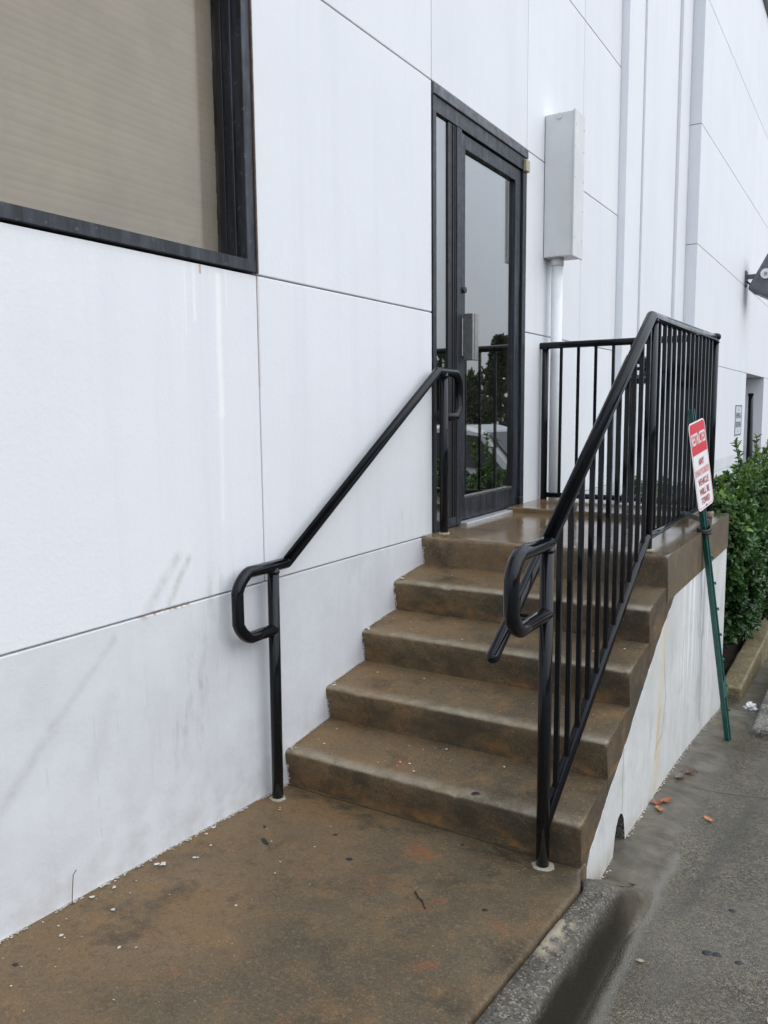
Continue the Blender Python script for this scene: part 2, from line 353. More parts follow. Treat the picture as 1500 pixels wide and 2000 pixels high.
def kerbmat(name, a, b, pale=False, mossy=False):
    t = NT(name)
    col = t.mix(t.ramp(t.noise(9, 6, .65), .35, .68), a, b)
    cell = t.voro(190, 'Color'); cs = t.n('SeparateColor'); t.set(cs.inputs[0], cell)
    col = t.mix(t.ramp(cs.outputs[0], .72, .95, 0, .7), col, tuple(min(1, x*2.1) for x in b))
    col = t.mix(t.ramp(cs.outputs[1], .75, .95, 0, .7), col, tuple(x*.35 for x in a))
    if pale:
        pt = t.math('MULTIPLY', t.segment((1.196, -.45), (1.208, -.30), .055, .05, ('X', 'Y')), t.ramp(t.noise(24, 4, .6), .42, .52))
        col = t.mix(pt, col, (.34, .29, .21))
    if pale:
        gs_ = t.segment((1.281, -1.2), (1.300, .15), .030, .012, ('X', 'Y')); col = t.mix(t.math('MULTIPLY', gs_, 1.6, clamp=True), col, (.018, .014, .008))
    if pale:
        yy_ = t.sep()['Y']; sm = t.mix(t.ramp(t.noise(11, 6, .68), .34, .68), (.062, .052, .036), (.145, .123, .088)); col = t.mix(t.ramp(yy_, -.10, .20, 0, 1, True), col, sm)
    if mossy: col = t.mix(t.ramp(t.noise(14, 5, .6), .45, .7, 0, .6), col, (.17, .145, .06))
    h = t.math('ADD', t.noise(140, 3, .7), t.noise(30, 4, .6))
    t.bsdf(col, t.ramp(t.noise(8, 4), .3, .7, .45, .75), t.bump(h, .5, .005), spec=.25); return t.m
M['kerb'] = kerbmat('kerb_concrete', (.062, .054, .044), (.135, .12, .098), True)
M['kerb2'] = kerbmat('planter_kerb_concrete', (.13, .105, .06), (.24, .20, .12), False, True)
M['stop'] = kerbmat('wheel_stop_concrete', (.05, .046, .038), (.20, .185, .16))
M['soil'] = plain('soil', (.05, .035, .022), .9, bump=.9, bscale=60, var=.4)

# --- metals, paint, glass
def blackpaint():
    t = NT('gloss_black_paint')
    drops = t.ramp(t.voro(170), .28, .12); gate = t.ramp(t.noise(45, 2), .48, .6)
    nrm = t.sep(t.n('NewGeometry').outputs['Normal'])['Z']
    dm = t.math('MULTIPLY', t.math('MULTIPLY', drops, gate), t.ramp(nrm, .2, .7))
    h = t.math('ADD', t.math('MULTIPLY', dm, .8), t.math('MULTIPLY', t.noise(40, 4, .6), .5))
    c = t.mix(t.ramp(t.noise(28, 5, .7), .62, .78, 0, .5), (.0065, .0072, .0095), (.03, .031, .034))
    t.bsdf(c, t.ramp(t.noise(14, 4), .35, .7, .05, .15), t.bump(h, .13, .002), spec=.26); return t.m
M['black'] = blackpaint()
def aluminium():
    t = NT('dark_anodised_aluminium')
    st = t.noise(1, 5, .65, t.mapped((30, 30, 2.5)))
    c = t.mix(t.ramp(st, .4, .72), (.016, .017, .022), (.054, .060, .076))
    c = t.mix(t.ramp(t.noise(60, 3), .62, .76, 0, .5), c, (.16, .16, .17))
    t.bsdf(c, t.ramp(t.noise(22, 4), .3, .7, .32, .55), t.bump(t.noise(90, 3), .08, .002), metal=.35, spec=.5); return t.m
M['alu'] = aluminium()
M['alu_dark'] = plain('dark_gasket', (.010, .010, .012), .5, var=.3)
M['flash'] = plain('weathered_head_flashing', (.12, .125, .14), .55, .3, var=.45, vscale=18, bump=.3)
M['pull'] = plain('satin_pull', (.33, .32, .31), .32, .8, var=.15, vscale=30)
M['thresh'] = plain('threshold_aluminium', (.62, .63, .65), .38, .6, var=.12, vscale=25)
M['beige'] = plain('beige_plastic', (.42, .36, .25), .55, var=.15)
def glass(name, tint, ior, dirt=.0):
    t = NT(name); tr = t.n('BsdfTransparent'); t.set(tr.inputs[0], tint)
    gl = t.n('BsdfGlossy'); t.set(gl.inputs['Color'], (.98, .955, .925)); gl.inputs['Roughness'].default_value = .012
    lw = t.n('LayerWeight'); lw.inputs[0].default_value = .5; fz = t.math('ADD', t.math('MULTIPLY', t.math('POWER', lw.outputs['Facing'], 5.), 1-ior), ior)
    mx = t.n('MixShader'); t.set(mx.inputs[0], fz); t.t.links.new(tr.outputs[0], mx.inputs[1]); t.t.links.new(gl.outputs[0], mx.inputs[2])
    if dirt:
        df = t.n('BsdfDiffuse'); t.set(df.inputs[0], (.4, .38, .36)); m2 = t.n('MixShader')
        sp = t.math('MULTIPLY', t.ramp(t.voro(48), .10, .06), t.ramp(t.noise(5, 3), .5, .62))
        t.set(m2.inputs[0], t.math('ADD', t.math('MULTIPLY', sp, .35), t.ramp(t.noise(3, 5), .4, .8, 0, dirt)))
        t.t.links.new(mx.outputs[0], m2.inputs[1]); t.t.links.new(df.outputs[0], m2.inputs[2]); t.t.links.new(m2.outputs[0], t.out.inputs[0])
    else: t.t.links.new(mx.outputs[0], t.out.inputs[0])
    return t.m
M['glass_door'] = glass('door_glass', (.45, .45, .44), .36, .05)
M['glass_win'] = glass('window_glass', (.88, .865, .83), .032, .13)
M['blind'] = plain('blind_slat', (.47, .435, .39), .6, var=.05, vscale=4)
M['room'] = plain('interior_dark', (.06, .058, .055), .9)
M['paper'] = plain('paper_notice', (.80, .62, .52), .8)
M['boxpaint'] = plain('box_paint', (.66, .67, .665), .5, var=.05, vscale=6, bump=.05)
M['pipe_paint'] = plain('conduit_paint', (.76, .77, .775), .5, var=.06, vscale=9, bump=.05)
M['steel'] = plain('screw_steel', (.30, .30, .31), .4, .7)
M['green'] = plain('green_post_paint', (.012, .085, .068), .42, var=.35, vscale=30, bump=.1, coat=.2)
M['signwhite'] = plain('sign_white', (.82, .81, .80), .35, var=.02)
M['signred'] = plain('sign_red', (.66, .035, .055), .35)
M['signred2'] = plain('sign_lettering_red', (.42, .03, .045), .4)
M['signred3'] = plain('sign_lettering_faded', (.78, .30, .30), .4)
M['zinc'] = plain('zinc_strap', (.16, .165, .17), .45, .6, var=.3, vscale=40)
M['rubber'] = plain('black_rubber', (.012, .012, .013), .45)
M['floodgrey'] = plain('floodlight_grey', (.12, .125, .14), .45, .2, var=.15)
M['knobwhite'] = plain('knob_white', (.75, .75, .74), .4)
M['noticegrey'] = plain('notice_plate_grey', (.60, .62, .65), .45, var=.04)
M['noticetext'] = plain('notice_lettering', (.10, .11, .14), .5)
M['grout'] = plain('post_grout', (.30, .27, .21), .8, var=.25, vscale=40, bump=.6)
M['fleck'] = plain('paint_fleck_white', (.52, .49, .43), .7, var=.2, vscale=60)
M['gum'] = plain('old_gum', (.012, .012, .013), .5)
M['coping'] = plain('roof_coping', (.16, .165, .18), .5)

# ------------------------------------------------------------------ ground heights
def slabz(x, y): return .032-.055*y-.004*x
LOT = [(-40, .6), (-8, .22), (-1.5, -.09), (-.5, -.128), (-.3, -.132), (.1, -.130), (.35, -.135), (1.2, -.178), (1.8, -.222), (2.74, -.345), (4, -.42), (8, -.52), (20, -.55), (400, -.55)]
def lotz(x, y):
    z = lerp_tab(LOT, y)
    if x < 8 and -2 < y < 4:
        z += .035*sstep(1.38, 1.16, x)*sstep(-.05, .5, y)*sstep(3.2, 2.6, y)*.5
        z += .004*noise.noise((x*3, y*3, 1.))+.0015*noise.noise((x*11, y*11, 4.))
    return z
xs = frange(1.1, 2.2, .022)+frange(2.2, 4, .15)[1:]+[5, 7, 10, 15, 25, 50, 100, 200, 400]
ys = [-400, -150, -60, -25, -12, -8, -5, -3, -2]+frange(-1.6, 3.3, .028)+frange(3.3, 8, .3)[1:]+[10, 14, 20, 40, 80, 160, 400]
o = grid('parking_lot', xs, ys, lotz, M['lot']); o['kind'] = 'structure'
o = grid('terrain', [-400, -100, -20, 1.2], [-400, -60, -10, 10, 60, 400], lambda x, y: -.9 if y < 3 else -.62, M['lot']); o['kind'] = 'structure'
o = grid('planting_bed', frange(.0, 1.2, .06), frange(2.6, 9, .08)+frange(9, 40, 1.0)[1:], lambda x, y: (-.33 if y > 3.0 else -.33)+.03*noise.noise((x*6, y*6, 0)), M['soil']); o['kind'] = 'structure'

# walkway slab with a worn edge
def slab_surface(x, y):
    z = slabz(x, y)+.0016*noise.noise((x*5, y*5, 2))
    return z
xs = frange(-.02, 1.13, .03)+[1.145, 1.155, 1.162, 1.168, 1.170]
def edge_shift(y): return .026+.050*max(y, -2.)-.034*sstep(-.11, .0, y)
def wz(x, y):
    z = slab_surface(x, y); e = max(0, x-1.158+.003*noise.noise((y*14, 3, 1))+.002*noise.noise((y*45, 3, 1)))
    if x > 1.169: return -.3
    return z-(e**2)*55
o = grid('walkway', xs, [-8, -5, -3]+frange(-2, .05, .025), wz, M['brown_slab'], skew=lambda x, y: edge_shift(y)*max(0, x)/1.17); o['kind'] = 'structure'

# kerb beside the walkway: level top, rounded face, dying out towards the side wall
def kerb():
    V = []; F = []; ys = [-8, -5, -3]+frange(-2, .38, .02)
    prof = [(0, -.002, 0), (0, -.001, .96), (0, .004, .995), (.25, 0, 1), (.5, 0, 1), (.75, 0, 1), (1, -.014, 1), (1, -.005, .985), (1, .003, .94), (1, .009, .81), (1, .013, .60), (1, .017, .36), (1, .022, .17), (1, .03, .06), (1, .05, 0)]
    for y in ys:
        f = 1-sstep(-.10, .34, y); wide = 1+1.6*sstep(-.25, .34, y)
        xi = 1.177+edge_shift(y); xo = 1.268+.03*sstep(-.1, .3, y)+.004*noise.noise((y*6, 0, 0))
        top = slabz(1.17, y)-.004
        for i, (u, dx, k) in enumerate(prof):
            x = xi+(xo-xi)*u+dx*(wide if u == 1 else 1)
            base = lotz(x, y)-.012
            zz = base+(top-base)*k*f
            wob = .0022*noise.noise((x*18, y*18, 6))+.0016*noise.noise((x*60, y*60, 6))
            if i == 0: zz -= .02
            V.append((x, y, zz+wob))
    n = len(prof)
    for j in range(len(ys)-1):
        for i in range(n-1): F.append((j*n+i, j*n+i+1, (j+1)*n+i+1, (j+1)*n+i))
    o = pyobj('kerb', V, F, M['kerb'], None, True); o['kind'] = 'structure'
kerb()

# ------------------------------------------------------------------ the building
bld = thing('office_building', 'white stucco building with dark framed window, glass entrance door and stepped pilaster', 'building', (0, 0, -.4))
ZJ = [-.7, .844, 1.929, 2.991, 4.11, 5.2, 6.86]
GAP = .0027
def panel(y0, y1, z0, z1, x=0., th=.12):
    bm = bmesh.new(); add_box(bm, x-th, x, y0+GAP, y1-GAP, z0+GAP, z1-GAP, bev=.0035, seg=2)
    return bmobj('wall_panel', bm, M['stucco_marked' if (-2.8 < y0 < 1.3 and z0 < 1.8 and x == 0) else 'stucco'], bld)
YJ = [-9, -5.6, -4.0, -2.7, -1.4, -.09, 1.216, 2.43, 3.48, 4.4]
for a, b in zip(YJ, YJ[1:]):
    for k, (c, d) in enumerate(zip(ZJ, ZJ[1:])):
        if k == 0 and a >= -2.7: continue
        if b <= -.08 and a >= -2.8 and k == 2: continue           # window
        if a == 1.216 and k in (1, 2): continue                    # door
        if k == 1 and a in (-2.7, -1.4): continue
        panel(a, b, c, d)
panel(-2.7, -.09, ZJ[1], ZJ[2])                                    # unbroken panel under the window
panel(-2.7, 1.216, ZJ[0], ZJ[1]); panel(1.216, 4.4, ZJ[0], ZJ[1])   # lowest course
# recessed backing seen in the joints
bm = bmesh.new()
for (y0, y1, z0, z1) in ((-9, -2.71, -.7, 6.8), (-2.71, -.08, -.7, 1.92), (-2.71, -.08, 3.0, 6.8), (-.081, 1.21, -.7, 6.8), (1.21, 2.44, -.7, .84), (1.21, 2.44, 3.0, 6.8), (2.44, 4.39, -.7, 6.8)):
    add_box(bm, -.20, -.011, y0, y1, z0, z1)
bmobj('joint_backing', bm, M['caulk'], bld)
# stepped pilaster
for (y0, y1, xf) in ((4.4, 4.866, .06), (4.87, 6.075, .078), (6.079, 6.50, .108)):
    bm = bmesh.new(); add_box(bm, -.15, xf, y0, y1, -.7, 6.86, bev=.003, seg=2); bmobj('pilaster_strip', bm, M['stucco'], bld)
# the far wing
XF = .22; ZF = [-.7, .70, 1.955, 3.10, 4.25, 5.45, 6.93]; YF = [6.504, 10.38, 12.45, 16, 20, 26, 34]
for a, b in zip(YF, YF[1:]):
    for k, (c, d) in enumerate(zip(ZF, ZF[1:])):
        if a == 10.38 and k in (0, 1): continue
        if a == 6.504: bm = bmesh.new(); add_box(bm, -.15, XF, a, b-.004, c+GAP, d-GAP, bev=.0035, seg=2); bmobj('wall_panel', bm, M['stucco'], bld)
        else: panel(a, b, c, d, XF, .37)
bm = bmesh.new(); add_box(bm, -.2, XF-.012, 6.6, 10.36, -.7, 6.9); add_box(bm, -.2, XF-.012, 12.47, 33.9, -.7, 6.9); add_box(bm, -.2, XF-.012, 10.36, 12.47, 1.97, 6.9)
bmobj('joint_backing', bm, M['caulk'], bld)
rec = boxo('doorway_recess', (-.6, -.13, 10.3, 12.55, -.7, 2.1), plain('recess_paint', (.22, .225, .24), .6, var=.06), bld, 0)
# roof edge
bm = bmesh.new(); add_box(bm, -.25, .05, -9, 4.39, 6.862, 6.98, bev=.01); add_box(bm, -.25, XF+.05, 4.39, 34, 6.932, 7.05, bev=.01)
bmobj('coping', bm, M['coping'], bld)
bm = bmesh.new(); add_box(bm, -12, -.26, -9, 34, 6.6, 6.7); add_box(bm, -12.2, -12, -9, 34, -.7, 6.7); add_box(bm, -12, -.2, -9.2, -9.0, -.7, 6.7); add_box(bm, -12, -.2, 34, 34.2, -.7, 6.7)
bmobj('roof_and_rear_walls', bm, M['stucco'], bld)
bm = bmesh.new()                                                   # dark room behind the glass
for d in ((-3.2, -3.1, -3, 4.3, .7, 3.6), (-3.1, -.21, -3.1, -3, .7, 3.6), (-3.1, -.21, 4.2, 4.3, .7, 3.6), (-3.1, -.21, -3, 4.2, 3.5, 3.6), (-3.1, -.21, -3, 4.2, .7, .82)): add_box(bm, *d)
bmobj('interior', bm, M['room'], bld)

# window: frame with recessed glass and closed blinds
W0, W1, WB, WT = -2.69, -.098, 1.934, 2.985
bm = bmesh.new()
add_box(bm, -.135, .010, W0, W1, WB, WB+.040, bev=.002); add_box(bm, -.13, .010, W0, W1, WT-.045, WT, bev=.002)
add_box(bm, -.13, .0075, W1-.046, W1, WB+.001, WT, bev=.002); add_box(bm, -.13, .0075, W0, W0+.046, WB+.001, WT, bev=.002)
add_box(bm, -.128, -.035, W1-.054, W1-.044, WB+.03, WT-.03, bev=.002)
win = bmobj('window', bm, M['alu'], bld)
boxo('inner_gasket', (-.125, -.072, W1-.060, W1-.0535, WB+.035, WT-.035), M['alu_dark'], win, .001)
bm = bmesh.new(); add_box(bm, .0, .013, W1-.002, W1+.004, WB-.003, WT); bmobj('sealant', bm, plain('brown_sealant', (.12, .075, .06), .7, var=.4, vscale=40), win)
boxo('glass', (-.099, -.094, W0+.02, W1-.05, WB+.02, WT-.02), M['glass_win'], win, 0)
bm = bmesh.new()
a = R(86.5); hw = .0150
vs = []
for s in range(5):
    t = -1+s*.5; vs.append((hw*t*math.cos(a)+.0005*(1-t*t), hw*t*math.sin(a)))
for y in (W0+.02, W1-.030):
    for (x, z) in vs: bm.verts.new((x, y, z))
bm.verts.ensure_lookup_table()
for s in range(4): bm.faces.new((bm.verts[s], bm.verts[s+1], bm.verts[6+s], bm.verts[5+s]))
sl_me = bpy.data.meshes.new('slat'); bm.to_mesh(sl_me); bm.free(); sl_me.materials.append(M['blind'])
for k in range(45):
    s = bpy.data.objects.new('slat', sl_me); C.objects.link(s); s.parent = win
    s.location = Vector((-.112+rnd.uniform(-.0012, .0012), 0, WB+.03+k*.0225)); s.rotation_euler = (rnd.uniform(-.0006, .0006), rnd.uniform(-.03, .03), 0)

# entrance: frame, sidelight, door leaf
D0, D1, DB, DT = 1.222, 2.424, .853, 2.984
bm = bmesh.new()
add_box(bm, -.14, .004, D0, D0+.036, DB, DT-.05, bev=.002); add_box(bm, -.14, .004, D1-.055, D1, DB, DT-.05, bev=.002)
add_box(bm, -.14, .002, D0+.036, D1-.055, DT-.122, DT-.05, bev=.002)
add_box(bm, -.14, .001, 1.488, 1.543, DB+.004, DT-.122, bev=.002)
add_box(bm, -.14, -.002, D0+.036, 1.488, DB+.002, DB+.05, bev=.002)
dfr = bmobj('door_frame', bm, M['alu'], bld)
boxo('head_flashing', (-.05, .012, D0, D1+.002, DT-.049, DT), M['flash'], dfr, .003)
boxo('mullion_cover', (-.13, -.004, 1.398, 1.4875, DB+.051, DT-.123), M['alu_dark'], dfr, .002)
boxo('sidelight_glass', (-.018, -.012, D0+.03, 1.405, DB+.04, DT-.11), M['glass_door'], dfr, 0)
bm = bmesh.new(); add_box(bm, -.03, .001, 1.444, 1.452, DB+.052, DT-.125, bev=.001); add_box(bm, -.03, .0, 1.470, 1.476, DB+.052, DT-.125, bev=.001)
bmobj('glazing_bead', bm, M['alu_dark'], dfr)
boxo('contact_sensor', (-.02, .022, D1-.052, D1+.004, DT-.128, DT-.062), M['beige'], dfr, .003)
bm = bmesh.new(); L0, L1, LB, LT = 1.549, 2.363, DB+.022, DT-.128
add_box(bm, -.055, -.010, L0, L0+.058, LB, LT, bev=.003, seg=2); add_box(bm, -.055, -.010, L1-.078, L1, LB, LT, bev=.003, seg=2)
add_box(bm, -.055, -.011, L0+.058, L1-.078, LB, LB+.115, bev=.003, seg=2); add_box(bm, -.055, -.011, L0+.058, L1-.078, LT-.072, LT, bev=.003, seg=2)
door = bmobj('entrance_door', bm, M['alu'], bld)
boxo('glass', (-.037, -.031, L0+.05, L1-.07, LB+.11, LT-.065), M['glass_door'], door, 0)
bm = bmesh.new(); add_box(bm, -.030, -.016, L0+.060, L1-.080, LB+.116, LB+.124, bev=.001); bmobj('glazing_bead', bm, M['pull'], door)
bm = bmesh.new(); add_box(bm, -.011, .006, L0-.004, L0+.052, 1.735, 1.93, bev=.003); add_box(bm, .006, .062, L0+.002, L0+.022, 1.715, 1.955, bev=.004, seg=2); add_box(bm, .050, .066, L0+.022, L0+.062, 1.715, 1.955, bev=.003, seg=2)
bmobj('pull_handle', bm, M['pull'], door)
bm = bmesh.new(); add_tube(bm, [(-.012, 1.565, 2.075), (.012, 1.565, 2.075)], .016, 16); bmobj('lock_cylinder', bm, M['alu_dark'], door)
boxo('paper_notice', (-.052, -.050, 1.875, 2.082, 2.19, 2.455), M['paper'], door, 0)
bm = bmesh.new(); add_box(bm, -.02, .012, D1-.075, D1-.02, LB+.004, LB+.05, bev=.003); bmobj('bottom_pivot', bm, M['alu'], door)
boxo('threshold', (-.10, .040, 1.535, D1-.03, .846, .866), M['thresh'], bld, .004, 2)

# ------------------------------------------------------------------ the steps
TR, RI, SW = .275, .17, 1.155
stp = thing('concrete_steps', 'wet brown concrete steps rising along the white wall to a landing', 'steps', (.5, .5, 0))
def extrude_profile(name, prof, x0, x1, mat, seed, round_idx):
    xs = frange(x0, x1-.02, .022)+[x1-.013, x1-.008, x1-.004, x1-.0015, x1]
    V = []; n = len(prof)
    cy = sum(p[0] for p in prof)/n; cz = sum(p[1] for p in prof)/n
    for x in xs:
        e = max(0., x-(x1-.013)); drop = .013-math.sqrt(max(0, .013**2-e*e)) if e > 0 else 0
        for i, (y, z) in enumerate(prof):
            w = .0022*noise.noise((x*7, y*7+seed, z*7))+.0016*noise.noise((x*30, y*30+seed, z*30))
            yy, zz = y+w*.7, z+w*.6
            if i in round_idx:
                nick = max(0, noise.noise((x*16, seed*3.1, 2.))-.34)*.03+max(0, noise.noise((x*45, seed*3.1, 7.))-.3)*.010
                yy += nick*.7; zz -= nick
                if round_idx and i != round_idx[0]: zz -= drop
                yy += drop*.7 if i != round_idx[-1] else 0
            V.append((x, yy, zz))
    F = []
    for j in range(len(xs)-1):
        for i in range(n): F.append((j*n+i, j*n+(i+1) % n, (j+1)*n+(i+1) % n, (j+1)*n+i))
    F.append(tuple(range(n))); F.append(tuple((len(xs)-1)*n+i for i in range(n))[::-1])
    me = bpy.data.meshes.new(name); me.from_pydata(V, [], F); me.update()
    bm = bmesh.new(); bm.from_mesh(me); bmesh.ops.recalc_face_normals(bm, faces=bm.faces); bm.to_mesh(me); bm.free()
    for p in me.polygons: p.use_smooth = len(p.vertices) == 4
    o = link(name, me, mat, stp)
    try: me.set_sharp_from_angle(angle=R(40))
    except Exception: pass
    return o
def nose(y, z, r=.016, n=5):
    return [(y+r-r*math.cos(k*math.pi/2/n), z-r+r*math.sin(k*math.pi/2/n)) for k in range(n+1)]
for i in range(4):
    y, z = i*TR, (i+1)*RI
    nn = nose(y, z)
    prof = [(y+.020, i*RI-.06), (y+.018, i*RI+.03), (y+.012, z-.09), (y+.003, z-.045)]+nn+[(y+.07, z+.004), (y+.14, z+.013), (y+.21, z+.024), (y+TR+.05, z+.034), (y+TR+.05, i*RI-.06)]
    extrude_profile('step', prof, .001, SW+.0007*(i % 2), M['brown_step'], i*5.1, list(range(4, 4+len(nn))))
y, z = 4*TR, 5*RI
nn = nose(y, z)
prof = [(y+.020, z-.20), (y+.018, z-.13), (y+.012, z-.09), (y+.003, z-.045)]+nn+[(y+.07, z+.001), (y+.3, z+.001), (y+.6, z+.001), (y+1.0, z+.001), (y+1.3, z+.001), (2.68, z+.001), (2.70, z-.004), (2.706, z-.02), (2.706, z-.20)]
extrude_profile('landing', prof, .001, SW+.006, M['brown_landing'], 33., list(range(4, 4+len(nn))))
# thin raised pad at the back of the landing
bm = bmesh.new(); add_box(bm, .003, 1.04, 2.165, 2.70, .83, .882, bev=.007, seg=2); bmobj('raised_pad', bm, M['brown_landing'], stp)
# brown stringer seen on the open side, then the painted wall below it
bound = [(.030, -.12), (.035, -.047), (.105, .033), (.20, .088), (.299, .145), (.38, .185), (.467, .223), (.6, .295), (.76, .385), (.9, .462), (1.041, .536), (1.14, .578), (1.225, .605), (1.30, .66), (1.375, .738), (1.425, .751), (1.65, .751), (1.921, .754), (2.3, .751), (2.66, .749)]
low = [(a+.05, b-.07) for a, b in bound[1:-1]]
strg = [(.024, -.2), (.022, .10), (.03, .12)]
for i in range(4): strg += [(i*TR+.03, (i+1)*RI-.04), ((i+1)*TR+.03, (i+1)*RI-.03)]
strg += [(4*TR+.03, 5*RI-.03), (2.69, 5*RI-.03), (2.69, .66)]+low[::-1]+[(.09, -.2)]
bm = bmesh.new(); add_prism(bm, strg, 1.02, SW-.0015); bmobj('stringer', bm, M['brown_step'], stp)
top = []
for (a, b), (c, d) in zip(bound, bound[1:]):
    n = max(2, int(math.hypot(c-a, d-b)/.02))
    for k in range(n):
        t = k/n; yy = a+(c-a)*t; zz = b+(d-b)*t; w = .006*noise.noise((yy*17, zz*17, 3))+.003*noise.noise((yy*60, zz*60, 3)); top.append((yy-w*.5, zz+w))
top.append((2.662, .749))
hole = [(.560, -.6), (.545, -.20), (.536, -.13), (.527, -.085), (.512, -.035), (.490, -.006), (.463, .006), (.436, .0), (.412, -.022), (.395, -.05), (.384, -.09), (.372, -.14), (.365, -.2), (.365, -.6)]
poly = top+[(2.685, .749), (2.70, .60), (2.70, -.6)]+hole+[(.03, -.6)]
bm = bmesh.new(); add_prism(bm, poly, 1.09, SW+.0025)
bmesh.ops.recalc_face_normals(bm, faces=bm.faces)
for f in bm.faces:
    c_ = f.calc_center_median()
    f.material_index = 1 if abs(f.normal.x) < .5 and .33 < c_.y < .58 and c_.z < .03 else 0
sw_o = bmobj('side_wall', bm, M['side'], stp); sw_o.data.materials.append(M['stop'])
bm = bmesh.new(); add_box(bm, .01, 1.06, 1.2, 2.67, -.6, .66); add_box(bm, .01, 1.06, .9, 1.2, -.6, .5); add_box(bm, .01, 1.06, .62, .9, -.6, .33); add_box(bm, .01, 1.06, .06, .6, -.6, .0); add_box(bm, .01, 1.04, .05, .6, -.6, .10)
bmobj('core', bm, M['caulk'], stp)
boxo('drain_mouth', (1.0, 1.06, .3, .62, -.5, .05), M['soil'], stp, 0)
boxo('end_wall', (.01, 1.095, 2.66, 2.698, -.6, .74), M['side'], stp, 0)

# ------------------------------------------------------------------ wall handrail
PR = .021
def grout(x, y, z, parent, r=.036):
    bm = bmesh.new(); n = 22
    ring0 = [bm.verts.new((x+math.cos(k*2*math.pi/n)*r*(1+.4*noise.noise((k*.55, x*9, y*9))), y+math.sin(k*2*math.pi/n)*r*(1+.4*noise.noise((k*.55, x*9, y*7))), z-.004)) for k in range(n)]
    ring1 = [bm.verts.new((x+math.cos(k*2*math.pi/n)*.025, y+math.sin(k*2*math.pi/n)*.025, z+.006)) for k in range(n)]
    for k in range(n): bm.faces.new((ring0[k], ring0[(k+1) % n], ring1[(k+1) % n], ring1[k]))
    bm.faces.new(ring1); bmobj('grout_collar', bm, M['grout'], parent, True)
hx = .056
hr = thing('wall_handrail', 'black pipe handrail beside the white wall, looped at both ends', 'handrail', (hx, -.1, 0))
path = fillet([(hx, -.115, .680), (hx, -.305, .680), (hx, -.305, .910), (hx, -.035, .910), (hx, 1.165, 1.643), (hx, 1.402, 1.643), (hx, 1.402, 1.425), (hx, 1.235, 1.425)], [.06, .06, .012, .012, .05, .05])
tubeo('rail', path, PR, M['black'], hr, 20)
tubeo('post', [(hx-.006, -.112, -.05), (hx-.003, -.112, .4), (hx, -.112, .905)], PR, M['black'], hr, 20)
tubeo('post', [(hx, 1.232, .8), (hx, 1.232, 1.64)], PR, M['black'], hr, 20)
grout(hx-.006, -.112, slabz(.05, -.11), hr, .033); grout(hx, 1.232, .851, hr, .030)

# ------------------------------------------------------------------ guard railing on the open side
gx = 1.05
gr = thing('guard_railing', 'black steel guard railing with vertical bars round the open side of steps and landing', 'railing', (gx, -.05, 0))
zt = 1.845
path = fillet([(gx, -.045, .842), (gx, -.320, .842), (gx, -.320, 1.058), (gx, -.035, 1.058), (gx, 1.165, 1.835), (gx, 2.70, 1.852)], [.06, .06, .012, .010])
tubeo('top_rail', path, PR*1.06, M['black'], gr, 20)
tubeo('back_top_rail', [(.0, 2.70, 1.862), (1.06, 2.70, 1.862)], PR, M['black'], gr, 20, True)
def post(x, y, z0, z1): tubeo('post', [(x, y, z0), (x, y, z1)], PR*.99, M['black'], gr, 20)
post(gx, -.045, -.06, 1.052); post(gx, 1.205, .80, 1.84); post(gx, 2.70, .80, 1.85); post(.034, 2.70, .84, 1.86)
def diag_z(y): return .158+(y+.045)*(.895-.158)/1.21
tubeo('bottom_rail', fillet([(gx, -.045, diag_z(-.045)), (gx, 1.185, diag_z(1.185)), (gx, 2.70, .918)], .02), .019, M['black'], gr, 16)
tubeo('back_bottom_rail', [(.05, 2.70, .910), (1.04, 2.70, .910)], .017, M['black'], gr, 12)
bm = bmesh.new(); add_box(bm, -.0085, .0085, -.0085, .0085, 0, 1, bev=.0022, seg=2)
bal_me = bpy.data.meshes.new('baluster'); bm.to_mesh(bal_me); bm.free(); bal_me.materials.append(M['black'])
def baluster(x, y, z0, z1):
    b = bpy.data.objects.new('baluster', bal_me); C.objects.link(b); b.parent = gr
    b.location = Vector((x, y, z0))-gr.location; b.scale = (1, 1, z1-z0); b.rotation_euler = (rnd.uniform(-.002, .002), rnd.uniform(-.002, .002), 0)
def rail_z(y): return 1.058+(y+.035)*(1.835-1.058)/1.2
for k in range(11): y = .070+.1065*k; baluster(gx, y, diag_z(y), rail_z(y))
for k in range(13): y = 1.312+.1055*k; baluster(gx, y, .906, 1.842)
for k in range(8): x = .137+.1105*k; baluster(x, 2.70, .91, 1.858)
def weld(p, r_, parent):
    bm = bmesh.new(); n = 20
    add_tube(bm, [Vector(p)+Vector((r_*math.cos(2*math.pi*k/n), r_*math.sin(2*math.pi*k/n), .0015*math.sin(k*5.3))) for k in range(n+1)], .0036, 6, cap=False)
    bmobj('weld_bead', bm, M['black'], parent)
weld((gx, -.045, 1.036), PR, gr); weld((gx, 1.205, 1.818), PR, gr); weld((gx, 2.70, 1.832), PR, gr); weld((.034, 2.70, 1.842), PR, gr)
weld((hx, -.112, .889), PR, hr); weld((hx, 1.232, 1.622), PR, hr)
